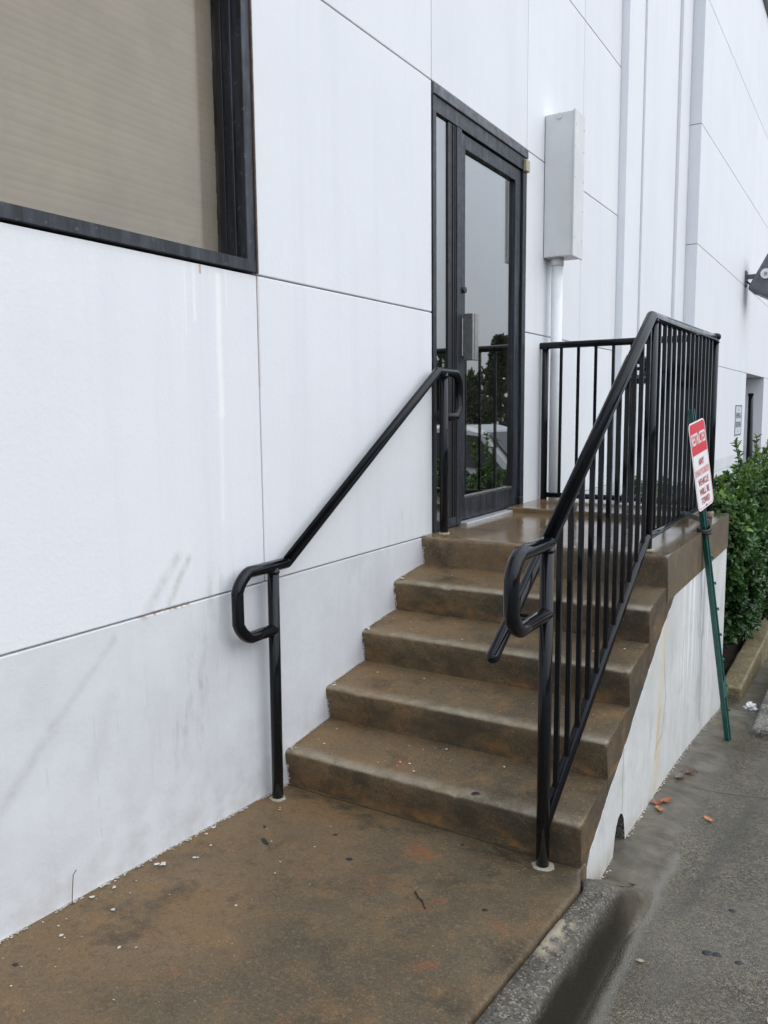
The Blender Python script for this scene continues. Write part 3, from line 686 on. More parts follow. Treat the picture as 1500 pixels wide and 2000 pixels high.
# lower inner handrail fixed to the same posts
ix = .955
path = fillet([(ix, -.225, .742), (ix, 1.215, 1.672), (ix, 1.52, 1.672), (ix, 1.52, 1.585), (ix, 1.30, 1.585)], [.012, .03, .03])
inner = tubeo('inner_handrail', path, PR*.95, M['black'], gr, 18, True)
for (y, z) in ((-.045, .86), (1.205, 1.655)):
    bm = bmesh.new(); add_tube(bm, [(gx, y, z-.03), (ix, y, z-.03), (ix, y, z)], .008, 10); bmobj('bracket', bm, M['black'], inner)
grout(gx, -.045, slabz(gx, -.045), gr, .043); grout(gx, 1.205, .851, gr, .033); grout(gx, 2.70, .851, gr, .03)

# ------------------------------------------------------------------ box and conduit on the wall
eb = thing('electrical_box', 'tall pale grey metal electrical box on the white wall right of the door', 'electrical box', (.1, 2.9, 2.4))
boxo('body', (.004, .185, 2.722, 2.90, 2.412, 3.268), M['boxpaint'], eb, .003, 2)
boxo('cover', (.1855, .197, 2.716, 2.906, 2.406, 3.274), M['boxpaint'], eb, .002)
for z in (2.52, 2.70, 2.88, 3.06, 3.19):
    for y in (2.735, 2.888):
        bm = bmesh.new(); add_tube(bm, [(.197, y, z), (.2005, y, z)], .0045, 8); bmobj('screw', bm, M['boxpaint'], eb)
for z in (2.43, 3.25):
    bm = bmesh.new(); add_tube(bm, [(.095, 2.722, z), (.095, 2.717, z)], .018, 12); bmobj('knockout', bm, M['boxpaint'], eb)
bm = bmesh.new(); add_tube(bm, [(.068, 2.80, .3), (.068, 2.80, 2.42)], .036, 18); con = bmobj('conduit', bm, M['pipe_paint'], eb)
bm = bmesh.new(); add_tube(bm, [(.068, 2.80, 2.365), (.068, 2.80, 2.413)], .0405, 18); bmobj('coupling', bm, M['pipe_paint'], con)

# ------------------------------------------------------------------ towing sign on a leaning post
def textmesh(body, width, height, bold=.012):
    cu = bpy.data.curves.new('txt', 'FONT'); cu.body = body; cu.align_x = 'CENTER'; cu.size = 1; cu.offset = bold; cu.resolution_u = 3
    ob = bpy.data.objects.new('txt', cu); C.objects.link(ob); dg = bpy.context.evaluated_depsgraph_get(); dg.update()
    me = bpy.data.meshes.new_from_object(ob.evaluated_get(dg)); bpy.data.objects.remove(ob); bpy.data.curves.remove(cu)
    xs = [v.co.x for v in me.vertices]; ys = [v.co.y for v in me.vertices]
    cx = (min(xs)+max(xs))/2; sx = width/(max(xs)-min(xs)); y0 = min(ys); sy = height/(max(ys)-y0)
    return [((v.co.x-cx)*sx, (v.co.y-y0)*sy) for v in me.vertices], [tuple(p.vertices) for p in me.polygons]
foot = Vector((1.31, 2.01, -.30)); tip = Vector((1.095, 1.835, 1.45)); ax = (tip-foot).normalized()
sg = thing('towing_sign', 'red and white restricted towing sign on a leaning green metal post', 'sign', foot)
nrm = Vector((.993, -.115, 0)); nrm = (nrm-ax*nrm.dot(ax)).normalized(); wd = ax.cross(nrm).normalized()
if wd.y < 0: wd = -wd
def sp(a, b, c): return foot+ax*a+wd*b+nrm*c      # along, across, out
bm = bmesh.new()
prof = [(-.021, .010), (-.012, .010), (-.008, -.012), (.008, -.012), (.012, .010), (.021, .010), (.021, .006), (.015, .006), (.011, -.016), (-.011, -.016), (-.015, .006), (-.021, .006)]
L = (tip-foot).length
a_ = [bm.verts.new(sp(-.03, b, c)) for b, c in prof]; b_ = [bm.verts.new(sp(L, b, c)) for b, c in prof]
for k in range(len(prof)): bm.faces.new((a_[k], a_[(k+1) % len(prof)], b_[(k+1) % len(prof)], b_[k]))
bm.faces.new(a_); bm.faces.new(b_[::-1])
pst = bmobj('post', bm, M['green'], sg)
for k in range(7):
    bm = bmesh.new(); d = .22+k*.135; add_tube(bm, [sp(d, .017, .008), sp(d, .026, .013), sp(d-.012, .028, .013)], .0045, 8); bmobj('stud', bm, M['green'], pst)
bm = bmesh.new(); q = [bm.verts.new(sp(a, b, c)) for c in (.0105, .014) for a, b in ((.30, -.036), (.30, .022), (.39, .022), (.375, -.036))]
for f in ((0, 1, 2, 3), (7, 6, 5, 4), (0, 4, 5, 1), (1, 5, 6, 2), (2, 6, 7, 3), (3, 7, 4, 0)): bm.faces.new([q[i] for i in f])
bmobj('anchor_plate', bm, M['green'], pst)
# plate
PW, PH = .245, .43; pb = 1.285; tilt = R(1.5)
pu = (ax*math.cos(tilt)-wd*math.sin(tilt)).normalized(); pw = nrm.cross(pu); pw = pw if pw.y > 0 else -pw
p0 = sp(pb, .008, .016)
def pp(u, v, d): return p0+pw*u+pu*v+nrm*d
def rrect(w0, w1, v0, v1, r, n=5):
    out = []
    for cx, cy, a0 in ((w1-r, v1-r, 0), (w0+r, v1-r, 90), (w0+r, v0+r, 180), (w1-r, v0+r, 270)):
        for k in range(n+1): a = R(a0+90*k/n); out.append((cx+r*math.cos(a), cy+r*math.sin(a)))
    return out
def slab2(name, poly, d0, d1, mat, parent):
    bm = bmesh.new(); a = [bm.verts.new(pp(u, v, d0)) for u, v in poly]; b = [bm.verts.new(pp(u, v, d1)) for u, v in poly]
    bm.faces.new(a); bm.faces.new(b[::-1])
    for k in range(len(poly)): bm.faces.new((a[k], a[(k+1) % len(poly)], b[(k+1) % len(poly)], b[k]))
    return bmobj(name, bm, mat, parent)
plate = slab2('sign_plate', rrect(-PW/2, PW/2, 0, PH, .03), 0, .002, M['signwhite'], sg)
e = .007
red = [(u, v) for u, v in rrect(-PW/2+e, PW/2-e, .02, PH-e, .024) if v > .2]
slab2('red_band', red+[(-PW/2+e, PH-.158), (PW/2-e, PH-.158)], .0021, .0026, M['signred'], plate)
bm = bmesh.new()
outl = rrect(-PW/2+e, PW/2-e, e, PH-e, .024); inl = rrect(-PW/2+e+.004, PW/2-e-.004, e+.004, PH-e-.004, .02)
o1 = [bm.verts.new(pp(u, v, .0024)) for u, v in outl]; i1 = [bm.verts.new(pp(u, v, .0024)) for u, v in inl]
for k in range(len(o1)): bm.faces.new((o1[k], o1[(k+1) % len(o1)], i1[(k+1) % len(o1)], i1[k]))
bmobj('red_border', bm, M['signred3'], plate)
for body, w, h, v, mt in (('RESTRICTED', .215, .058, PH-.112, 'signwhite'), ('ANY', .085, .033, .216, 'signred2'), ('UNAUTHORIZED', .215, .033, .167, 'signred3'), ('VEHICLE', .16, .033, .118, 'signred2'), ('WILL BE', .15, .033, .070, 'signred2'), ('TOWED', .13, .033, .025, 'signred2')):
    vs, fs = textmesh(body, w, h, .02)
    pyobj('lettering', [pp(u, v+k, .0032) for u, k in vs], fs, M[mt], plate)
for v in (.012, PH-.06):
    bm = bmesh.new(); add_tube(bm, [pp(0, v, .002), pp(0, v, .006)], .006, 8); bmobj('bolt', bm, M['steel'], plate)
# strap that ties the post to the railing
c = sp(1.215, 0, 0)
bm = bmesh.new(); A = Vector((gx+.005, 1.93, .93)); B = c+Vector((.02, .05, -.012)); d = (B-A).normalized(); n2 = Vector((0, 0, 1)); s2 = d.cross(n2).normalized()
q = [bm.verts.new(p+s2*i+n2*j) for p in (A, B) for i in (-.004, .004) for j in (-.013, .013)]
for f in ((0, 1, 3, 2), (4, 6, 7, 5), (0, 4, 5, 1), (2, 3, 7, 6), (0, 2, 6, 4), (1, 5, 7, 3)): bm.faces.new([q[i] for i in f])
tie = bmobj('strap', bm, M['zinc'], sg)
bm = bmesh.new()
for k in range(2):
    cc = sp(1.175-k*.013, 0, -.002)
    add_tube(bm, [cc+(wd*math.cos(t*2*math.pi/20)*.036+nrm*math.sin(t*2*math.pi/20)*.030+ax*.006*math.sin(t*.6+k)) for t in range(21)], .0075, 8, cap=False)
bmobj('rubber_tie', bm, M['rubber'], tie)
bm = bmesh.new()
for k in range(5):
    add_tube(bm, [A+Vector((rnd.uniform(-.02, .02), rnd.uniform(-.05, .03), rnd.uniform(-.03, .01))) for _ in range(5)], .004, 6)
bmobj('wire_knot', bm, M['zinc'], tie)

# ------------------------------------------------------------------ things on the far wall
fl = thing('floodlight', 'dark grey floodlight on a bracket high on the far wall', 'floodlight', (XF, 9.9, 3.2))
bm = bmesh.new(); add_box(bm, XF, XF+.02, 9.82, 9.98, 3.10, 3.30, bev=.004); add_box(bm, XF+.02, XF+.30, 9.87, 9.91, 3.19, 3.25, bev=.004); bmobj('bracket', bm, M['floodgrey'], fl)
bm = bmesh.new(); add_box(bm, XF+.14, XF+.46, 9.74, 10.20, 2.94, 3.50, bev=.05, seg=3)
bmesh.ops.rotate(bm, cent=(XF+.30, 9.97, 3.2), matrix=Matrix.Rotation(R(28), 3, 'Y'), verts=bm.verts); bmobj('housing', bm, M['floodgrey'], fl)
bm = bmesh.new(); add_tube(bm, [(XF+.27, 9.75, 3.22), (XF+.27, 9.70, 3.22)], .065, 20); kn = bmobj('knob', bm, M['knobwhite'], fl)
bm = bmesh.new(); add_tube(bm, [(XF+.27, 9.70, 3.22), (XF+.27, 9.685, 3.22)], .022, 10); bmobj('bolt', bm, M['steel'], kn)
tubeo('cable', fillet([(XF+.02, 9.86, 3.16), (XF+.10, 9.84, 3.08), (XF+.16, 9.84, 2.93), (XF+.22, 9.84, 3.08)], .03), .012, M['alu_dark'], fl, 8)
nt = thing('wall_notice', 'small pale notice plate with two lines of lettering on the far wall', 'sign', (XF, 9.75, 1.1))
npl = boxo('plate', (XF+.001, XF+.006, 9.47, 10.03, 1.10, 1.50), M['noticegrey'], nt, .001)
bm = bmesh.new()
for (a, b, c_, d) in ((9.47, 10.03, 1.49, 1.503), (9.47, 10.03, 1.097, 1.11), (9.467, 9.48, 1.10, 1.50), (10.02, 10.033, 1.10, 1.50)): add_box(bm, XF+.0062, XF+.009, a, b, c_, d)
bmobj('border', bm, M['noticetext'], npl)
for body, w, h, z in (('SHIPPING &', .44, .075, 1.325), ('RECEIVING', .44, .075, 1.205)):
    vs, fs = textmesh(body, w, h, .015)
    pyobj('lettering', [(XF+.008, 9.75+u, z+v) for u, v in vs], fs, M['noticetext'], npl)
for z in (1.445, 1.15):
    bm = bmesh.new(); add_tube(bm, [(XF+.006, 9.75, z), (XF+.010, 9.75, z)], .012, 8); bmobj('screw', bm, M['steel'], npl)
dp = thing('doorway_post', 'thin black post standing in the far doorway recess', 'post', (.16, 11.4, -.5))
tubeo('shaft', [(.19, 11.45, -.5), (.16, 11.45, 1.66)], lambda t: .06-.022*t, M['black'], dp, 10)
boxo('cap', (.12, .20, 11.41, 11.49, 1.655, 1.69), M['black'], dp, .004)
wb = thing('wall_box', 'small dark box on the far wall seen between railing bars', 'box', (XF, 7.0, 1.6))
boxo('body', (XF+.002, XF+.05, 6.95, 7.07, 1.63, 1.75), M['alu_dark'], wb, .006)

# ------------------------------------------------------------------ planting
def leafmat(name, dark, light, tip):
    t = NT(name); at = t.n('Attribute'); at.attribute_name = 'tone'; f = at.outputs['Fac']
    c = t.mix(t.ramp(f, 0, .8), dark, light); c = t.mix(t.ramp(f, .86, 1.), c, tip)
    b = t.bsdf(c, .24, None, spec=.6)
    tl = t.n('BsdfTranslucent'); t.set(tl.inputs[0], c); mx = t.n('MixShader'); mx.inputs[0].default_value = .18
    t.t.links.new(b.outputs[0], mx.inputs[1]); t.t.links.new(tl.outputs[0], mx.inputs[2]); t.t.links.new(mx.outputs[0], t.out.inputs[0]); return t.m
M['leaf'] = leafmat('hedge_leaf', (.016, .046, .013), (.078, .160, .040), (.20, .31, .065))
M['tree_leaf'] = leafmat('tree_leaf', (.020, .035, .012), (.055, .080, .022), (.16, .13, .03))
M['twig'] = plain('twig_bark', (.075, .055, .038), .85, var=.3, bump=.5)
def leafmesh(name, clusters, mat, parent, lsize, per=7, curl=.25):
    V = []; F = []; T = []
    for (p, d, tone) in clusters:
        d = d.normalized(); a = d.orthogonal().normalized(); b = d.cross(a); ph = rnd.uniform(0, 6.28)
        for k in range(per):
            an = ph+k*2.4+rnd.uniform(-.3, .3); el = rnd.uniform(.35, 1.25)
            ld = (d*math.cos(el)+(a*math.cos(an)+b*math.sin(an))*math.sin(el)).normalized()
            sd_ = ld.cross(d); sd_ = sd_.normalized() if sd_.length > 1e-3 else a
            nn_ = sd_.cross(ld); L_ = lsize*rnd.uniform(.65, 1.25); w = L_*rnd.uniform(.22, .29)
            q = p+d*rnd.uniform(-.35, .1)*lsize; i = len(V)
            V += [q, q+ld*L_*.35+sd_*w+nn_*w*.35, q+ld*L_*.75+sd_*w*.75+nn_*(w*.3-curl*.1*L_), q+ld*L_-nn_*curl*L_*.4,
                  q+ld*L_*.75-sd_*w*.75+nn_*(w*.3-curl*.1*L_), q+ld*L_*.35-sd_*w+nn_*w*.35]
            F += [(i, i+1, i+2, i+3), (i, i+3, i+4, i+5)]
            tv = min(1, max(0, tone+rnd.uniform(-.25, .25))); T += [tv, tv]
    o = pyobj(name, V, F, mat, parent)
    at = o.data.attributes.new('tone', 'FLOAT', 'FACE'); at.data.foreach_set('value', T); return o
def shrub(label, c, rad, n, sprigs=(), group='shrubs in the bed behind the steps'):
    x, y, z0 = c; rx, ry, h = rad
    s = thing('hedge_shrub', label, 'shrub', (x, y, z0), group)
    cl = []
    for k in range(n):
        v = Vector((rnd.gauss(0, 1), rnd.gauss(0, 1), rnd.gauss(0, 1))).normalized()
        # superellipsoid shell: a clipped, boxy shape
        m = (abs(v.x)**3.2+abs(v.y)**3.2+abs(v.z)**3.2)**(1/3.2); v = v/m
        lump = 1+.16*noise.noise((v.x*2.2+x, v.y*2.2+y, v.z*2.2))+.09*noise.noise((v.x*5+y, v.y*5, v.z*5))
        dep = 1-abs(rnd.gauss(0, .09)) if rnd.random() < .8 else rnd.uniform(.45, .95)
        p = Vector((x+v.x*rx*lump*dep, y+v.y*ry*lump*dep, z0+h*.5+v.z*h*.5*lump*dep))
        if p.z < z0+.03: continue
        nrm_ = Vector((v.x/rx, v.y/ry, v.z/h*2)).normalized()+Vector((rnd.uniform(-.6, .6), rnd.uniform(-.6, .6), rnd.uniform(-.2, .7)))
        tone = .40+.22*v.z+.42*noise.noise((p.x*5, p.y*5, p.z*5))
        if v.z > .6 and rnd.random() < .10: tone = .95
        cl.append((p, nrm_, tone))
    for (dx, dy, dz, hh, lean) in sprigs:
        for k in range(9):
            t = k/8; p = Vector((x+dx+lean*t*hh, y+dy, z0+dz+hh*t)); cl.append((p, Vector((lean+rnd.uniform(-.5, .5), rnd.uniform(-.5, .5), 1.)), .93))
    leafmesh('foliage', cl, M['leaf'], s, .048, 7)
    bm = bmesh.new()
    for k in range(16):
        an = rnd.uniform(0, 6.28); r_ = rnd.uniform(.3, .85)
        e_ = Vector((x+rx*r_*math.cos(an), y+ry*r_*math.sin(an), z0+h*rnd.uniform(.5, .92))); b0 = Vector((x+rnd.uniform(-.08, .08), y+rnd.uniform(-.08, .08), z0-.08))
        mid = b0.lerp(e_, .5)+Vector((rnd.uniform(-.06, .06), rnd.uniform(-.06, .06), .05)); add_tube(bm, [b0, mid, e_], lambda t: .011-.008*t, 6)
    for (dx, dy, dz, hh, lean) in sprigs: add_tube(bm, [(x+dx, y+dy, z0+dz-.2), (x+dx+lean*hh, y+dy, z0+dz+hh)], .003, 5)
    bmobj('stems', bm, M['twig'], s)
    return s
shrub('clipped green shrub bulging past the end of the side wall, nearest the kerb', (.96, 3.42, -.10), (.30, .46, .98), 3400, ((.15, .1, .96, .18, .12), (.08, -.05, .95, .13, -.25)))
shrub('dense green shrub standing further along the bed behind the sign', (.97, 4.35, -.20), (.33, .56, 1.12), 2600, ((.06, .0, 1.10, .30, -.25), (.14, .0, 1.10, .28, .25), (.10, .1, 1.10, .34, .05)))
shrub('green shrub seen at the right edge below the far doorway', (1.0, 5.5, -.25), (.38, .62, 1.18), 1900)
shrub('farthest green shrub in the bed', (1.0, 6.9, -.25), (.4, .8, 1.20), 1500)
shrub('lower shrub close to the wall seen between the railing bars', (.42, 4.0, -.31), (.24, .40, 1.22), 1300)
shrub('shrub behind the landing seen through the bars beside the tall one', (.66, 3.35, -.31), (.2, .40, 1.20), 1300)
# planter kerb and wheel stop
def rough_block(name, x0, x1, y0, y1, z0, z1, mat, bev, seed, top_in=0., ztop2=None):
    bm = bmesh.new(); add_box(bm, x0, x1, y0, y1, z0, z1, bev=bev, seg=3)
    long = [e for e in bm.edges if abs((e.verts[0].co-e.verts[1].co).y) > .2]
    bmesh.ops.subdivide_edges(bm, edges=long, cuts=40, use_grid_fill=True)
    for v in bm.verts:
        p = v.co; k = (p.z-z0)/(z1-z0)
        if top_in:
            cx = (x0+x1)/2; p.x = cx+(p.x-cx)*(1-top_in*k)
        w = noise.noise((p.x*9+seed, p.y*9, p.z*9))*.006+noise.noise((p.x*33+seed, p.y*33, p.z*33))*.003
        v.co += Vector((w, w*.6, w*.8))
    return bmobj(name, bm, mat, None, False)
o = rough_block('planter_kerb', 1.108, 1.238, 2.935, 9.0, -.62, -.262, M['kerb2'], .014, 2.); o['kind'] = 'structure'
ws = rough_block('wheel_stop', 1.372, 1.56, 2.21, 4.0, -.42, -.235, M['stop'], .018, 7., .10)
tag(ws, 'grey concrete wheel stop at the right edge near the planter kerb', 'wheel stop')
br = bmesh.new(); add_box(br, -.05, .05, -.10, .10, -.03, .03, bev=.006, seg=2)
for v in br.verts: v.co += Vector([noise.noise(v.co*30+Vector((k, 0, 0)))*.004 for k in range(3)])
bmesh.ops.rotate(br, cent=(0, 0, 0), matrix=Matrix.Rotation(R(25), 3, 'Y'), verts=br.verts); bmesh.ops.translate(br, vec=(1.075, 2.99, -.285), verts=br.verts)
tag(bmobj('brick', br, plain('red_brick', (.20, .045, .025), .8, var=.3, bump=.5)), 'red brick lying under the shrub by the planter kerb', 'brick')

# ------------------------------------------------------------------ litter, leaves, flecks
def ground(x, y):
    if x < 1.165 and y < .02: return slabz(x, y)+.001
    return lotz(x, y)
def fallen_leaf(label, x, y, size, rot, col, seed, curl=.4):
    V = []; F = []; n = 8; z = ground(x, y)+.003
    for i in range(n+1):
        t = i/n; w = size*.26*math.sin(math.pi*min(1, t*.96+.02))**.8
        for s in (-1, -.5, 0, .5, 1):
            u = (t-.5)*size; v = s*w*(1+.2*noise.noise((t*5, s*3, seed)))
            h = curl*size*.35*(s*s)*.5+.10*size*noise.noise((t*3, s*2, seed*2.))+curl*size*.25*(t-.4)**2
            V.append((x+u*math.cos(rot)-v*math.sin(rot), y+u*math.sin(rot)+v*math.cos(rot), z+max(0.0005, h+.004)))
    for i in range(n):
        for j in range(4): F.append((i*5+j, i*5+j+1, (i+1)*5+j+1, (i+1)*5+j))
    o = pyobj('fallen_leaf', V, F, plain('dead_leaf_%d' % seed, col, .55, var=.4, vscale=60, bump=.4), None, True)
    return tag(o, label, 'leaf', 'dead leaves on the pavement')
fallen_leaf('orange brown dead leaf uppermost in the cluster beside the side wall', 1.215, .955, .060, 1.0, (.30, .085, .02), 1)
fallen_leaf('pale orange dead leaf lowest in the cluster beside the side wall', 1.209, .865, .05, 2.3, (.36, .15, .06), 2)
fallen_leaf('reddish dead leaf touching the side wall in the leaf cluster', 1.187, .91, .05, .4, (.25, .07, .03), 3)
fallen_leaf('single orange leaf lying alone on the rough pavement', 1.387, .915, .045, 2.6, (.42, .16, .05), 4, .25)
fallen_leaf('dark brown dead leaf further up the side wall', 1.237, 1.335, .07, .3, (.10, .055, .025), 5)
fallen_leaf('grey brown crumpled leaf against the foot of the side wall', 1.213, 1.25, .07, 1.2, (.13, .10, .07), 6, .6)
fallen_leaf('small tan leaf flat on the lot below the flared kerb', 1.375, -.12, .026, .2, (.32, .25, .16), 7, .05)
fallen_leaf('yellow leaf tip in the bottom right corner of the lot', 1.73, -.18, .05, 1.1, (.30, .20, .07), 8, .3)
def crumple(name, label, cat, x, y, z, sx, sy, sz, seed, col):
    bm = bmesh.new(); bmesh.ops.create_icosphere(bm, subdivisions=3, radius=1)
    for v in bm.verts:
        d = v.co.normalized(); k = 1+.55*noise.noise(d*1.6+Vector((seed, 0, 0)))+.3*noise.noise(d*4.5+Vector((0, seed, 0)))
        v.co = Vector((x+d.x*k*sx, y+d.y*k*sy, z+max(-.1, d.z*k)*sz))
    return tag(bmobj(name, bm, plain(name+'_m', col, .6)), label, cat)
crumple('paper_litter', 'crumpled white paper lying in the gutter by the planter kerb', 'litter', 1.305, 2.86, lotz(1.305, 2.86)+.004, .035, .05, .028, 2.2, (.78, .76, .75))
crumple('paper_scrap', 'tiny white paper scrap on the lot beside the kerb end', 'litter', 1.298, .235, lotz(1.298, .235)+.003, .012, .008, .004, 5.1, (.8, .78, .72))
def spot(name, label, cat, x, y, rx, ry, rot, mat, group, zf=None, hgt=.0009):
    bm = bmesh.new(); n = 18; z = (zf if zf is not None else ground(x, y))
    rings = []
    for rr_, hh in ((1., -.001), (.85, hgt), (.4, hgt*1.2)):
        ring = []
        for k in range(n):
            a = 2*math.pi*k/n; w = 1+.22*noise.noise((math.cos(a)*1.4+x*31, math.sin(a)*1.4+y*31, 1.))
            u, v = rx*rr_*w*math.cos(a), ry*rr_*w*math.sin(a)
            px, py = x+u*math.cos(rot)-v*math.sin(rot), y+u*math.sin(rot)+v*math.cos(rot)
            zz = (slabz(px, py) if zf is None and x < 1.165 else z)+hh
            ring.append(bm.verts.new((px, py, zz)))
        rings.append(ring)
    for a, b in zip(rings, rings[1:]):
        for k in range(n): bm.faces.new((a[k], a[(k+1) % n], b[(k+1) % n], b[k]))
    bm.faces.new(rings[-1]); return tag(bmobj(name, bm, mat, None, True), label, cat, group)
G = 'old black gum spots'
spot('gum_spot', 'black gum spot on the lowest tread near the guard railing', 'gum', .784, .034, .016, .012, .5, M['gum'], G, .1725)
spot('gum_spot', 'round black gum spot in the middle of the walkway', 'gum', .521, -.345, .014, .012, 0, M['gum'], G)
spot('gum_spot', 'small black gum spot between the two round ones nearest the bottom step', 'gum', .391, -.233, .009, .009, 0, M['gum'], G)
spot('gum_spot', 'long black smear on the walkway near the handrail foot', 'gum', .225, -.40, .030, .009, -.5, M['gum'], G)
spot('gum_spot', 'short black mark just before the handrail foot', 'gum', .156, -.318, .012, .005, -.6, M['gum'], G)
spot('gum_spot', 'dark spot on the walkway towards the kerb', 'gum', 1.0, -.372, .010, .008, 0, M['gum'], G)
spot('gum_spot', 'faint dark spot close under the bottom riser', 'gum', .779, -.06, .007, .006, 0, M['gum'], G)
spot('gum_spot', 'dark spot at the left edge of the walkway', 'gum', .119, -1.235, .010, .007, 0, M['gum'], G)
lg = 'dark spots on the lot'
for x, y, r_, lb in ((1.565, .28, .012, 'dark tar spot on the lot, upper of those by the right edge'), (1.535, .02, .016, 'dark tar spot in the middle of the rough lot'), (1.56, .025, .013, 'dark tar spot just right of the middle one on the lot'), (1.62, .02, .012, 'dark tar spot nearest the right edge of the lot'), (1.41, -.40, .012, 'dark tar spot lowest on the lot')):
    spot('tar_spot', lb, 'stain', x, y, r_, r_*.7, .3, M['gum'], lg, lotz(x, y)+.0015, .001)
tw = tubeo('twig', [(.79, -.40, slabz(.8, -.4)+.004), (.815, -.425, slabz(.8, -.4)+.006), (.83, -.43, slabz(.8, -.4)+.004), (.855, -.46, slabz(.85, -.45)+.003)], .0022, M['gum'], None, 6)
tag(tw, 'thin dark twig lying on the walkway', 'twig')
gs = tubeo('grass_stem', [(.012, -.985, .08), (.014, -.982, .13), (.012, -.975, .17), (.020, -.97, .185)], .0013, plain('dry_stem', (.16, .10, .07), .8), None, 5)
tag(gs, 'single dry stem growing at the foot of the wall', 'weed')
# flaked paint along the foot of the wall and the step ends, too small to count
V = []; F = []
def flake(c, u, v, r):
    i = len(V); n = rnd.choice((5, 6, 7))
    for k in range(n):
        a = 2*math.pi*k/n; q = r*rnd.uniform(.45, 1.25); V.append(Vector(c)+Vector(u)*math.cos(a)*q+Vector(v)*math.sin(a)*q)
    F.append(tuple(range(i, i+n)))
U = (1, 0, -.004); Vv = (0, 1, -.055)
for k in range(900):
    y = rnd.uniform(-1.7, 0); x = abs(rnd.gauss(0, .006))+.0015
    if noise.noise((y*7, 1, 1)) < -.12: continue
    flake((x, y, slabz(x, y)+.0022), U, Vv, rnd.uniform(.0015, .005))
for k in range(55):
    y = rnd.uniform(-1.6, -.02); x = abs(rnd.gauss(0, .20))+.01
    if x > 1.1: continue
    flake((x, y, slabz(x, y)+.0026), U, Vv, rnd.choice((.0015, .002, .002, .003, .004, .007)))
for y, x, r_ in ((-.69, .06, .013), (-.70, .045, .008), (-.86, .04, .010), (-.93, .03, .008), (-.52, .10, .006), (-.60, .12, .005), (-.74, .40, .006), (-.19, .12, .006), (-1.05, .28, .008), (-.42, .02, .009), (-.47, .03, .008)):
    flake((x, y, slabz(x, y)+.003), U, Vv, r_)
for i in range(5):
    y, z = i*TR, (i+1)*RI
    for k in range(120):                                           # ragged paint line up each riser and along each tread
        if rnd.random() < .45:
            zz = rnd.uniform(z-.14, z-.02); flake((abs(rnd.gauss(0, .004))+.002, y+.001+(z-.02-zz)*.11, zz), (1, 0, 0), (0, -.1, 1), rnd.uniform(.0015, .0045))
        elif i < 4:
            t = rnd.uniform(.02, .26); flake((abs(rnd.gauss(0, .004))+.002, y+t, z+.0025+.034*max(0, (t-.03))/.27+.002), (1, 0, 0), (0, 1, .13), rnd.uniform(.0015, .0045))
    for k in range(3): flake((rnd.uniform(.005, .03), y+rnd.uniform(.01, .05), z+.006), (1, 0, 0), (0, 1, .1), rnd.uniform(.004, .010))
    if i < 4:
        for k in range(30):
            x = rnd.uniform(.05, 1.1); t = rnd.uniform(.03, .25); flake((x, y+t, z+.004+.034*(t-.02)/.27), (1, 0, 0), (0, 1, .13), rnd.choice((.0015, .002, .002, .003, .005)))
for k in range(260):
    y = rnd.uniform(.05, 2.65); x = SW+.004+abs(rnd.gauss(0, .006))
    if .36 < y < .55: continue
    flake((x, y, lotz(x, y)+.003), (1, 0, 0), (0, 1, -.08), rnd.uniform(.0015, .005))
o = pyobj('paint_flakes', V, F, M['fleck']); tag(o, 'white paint flakes scattered at the foot of wall and steps', 'paint flakes'); o['kind'] = 'stuff'

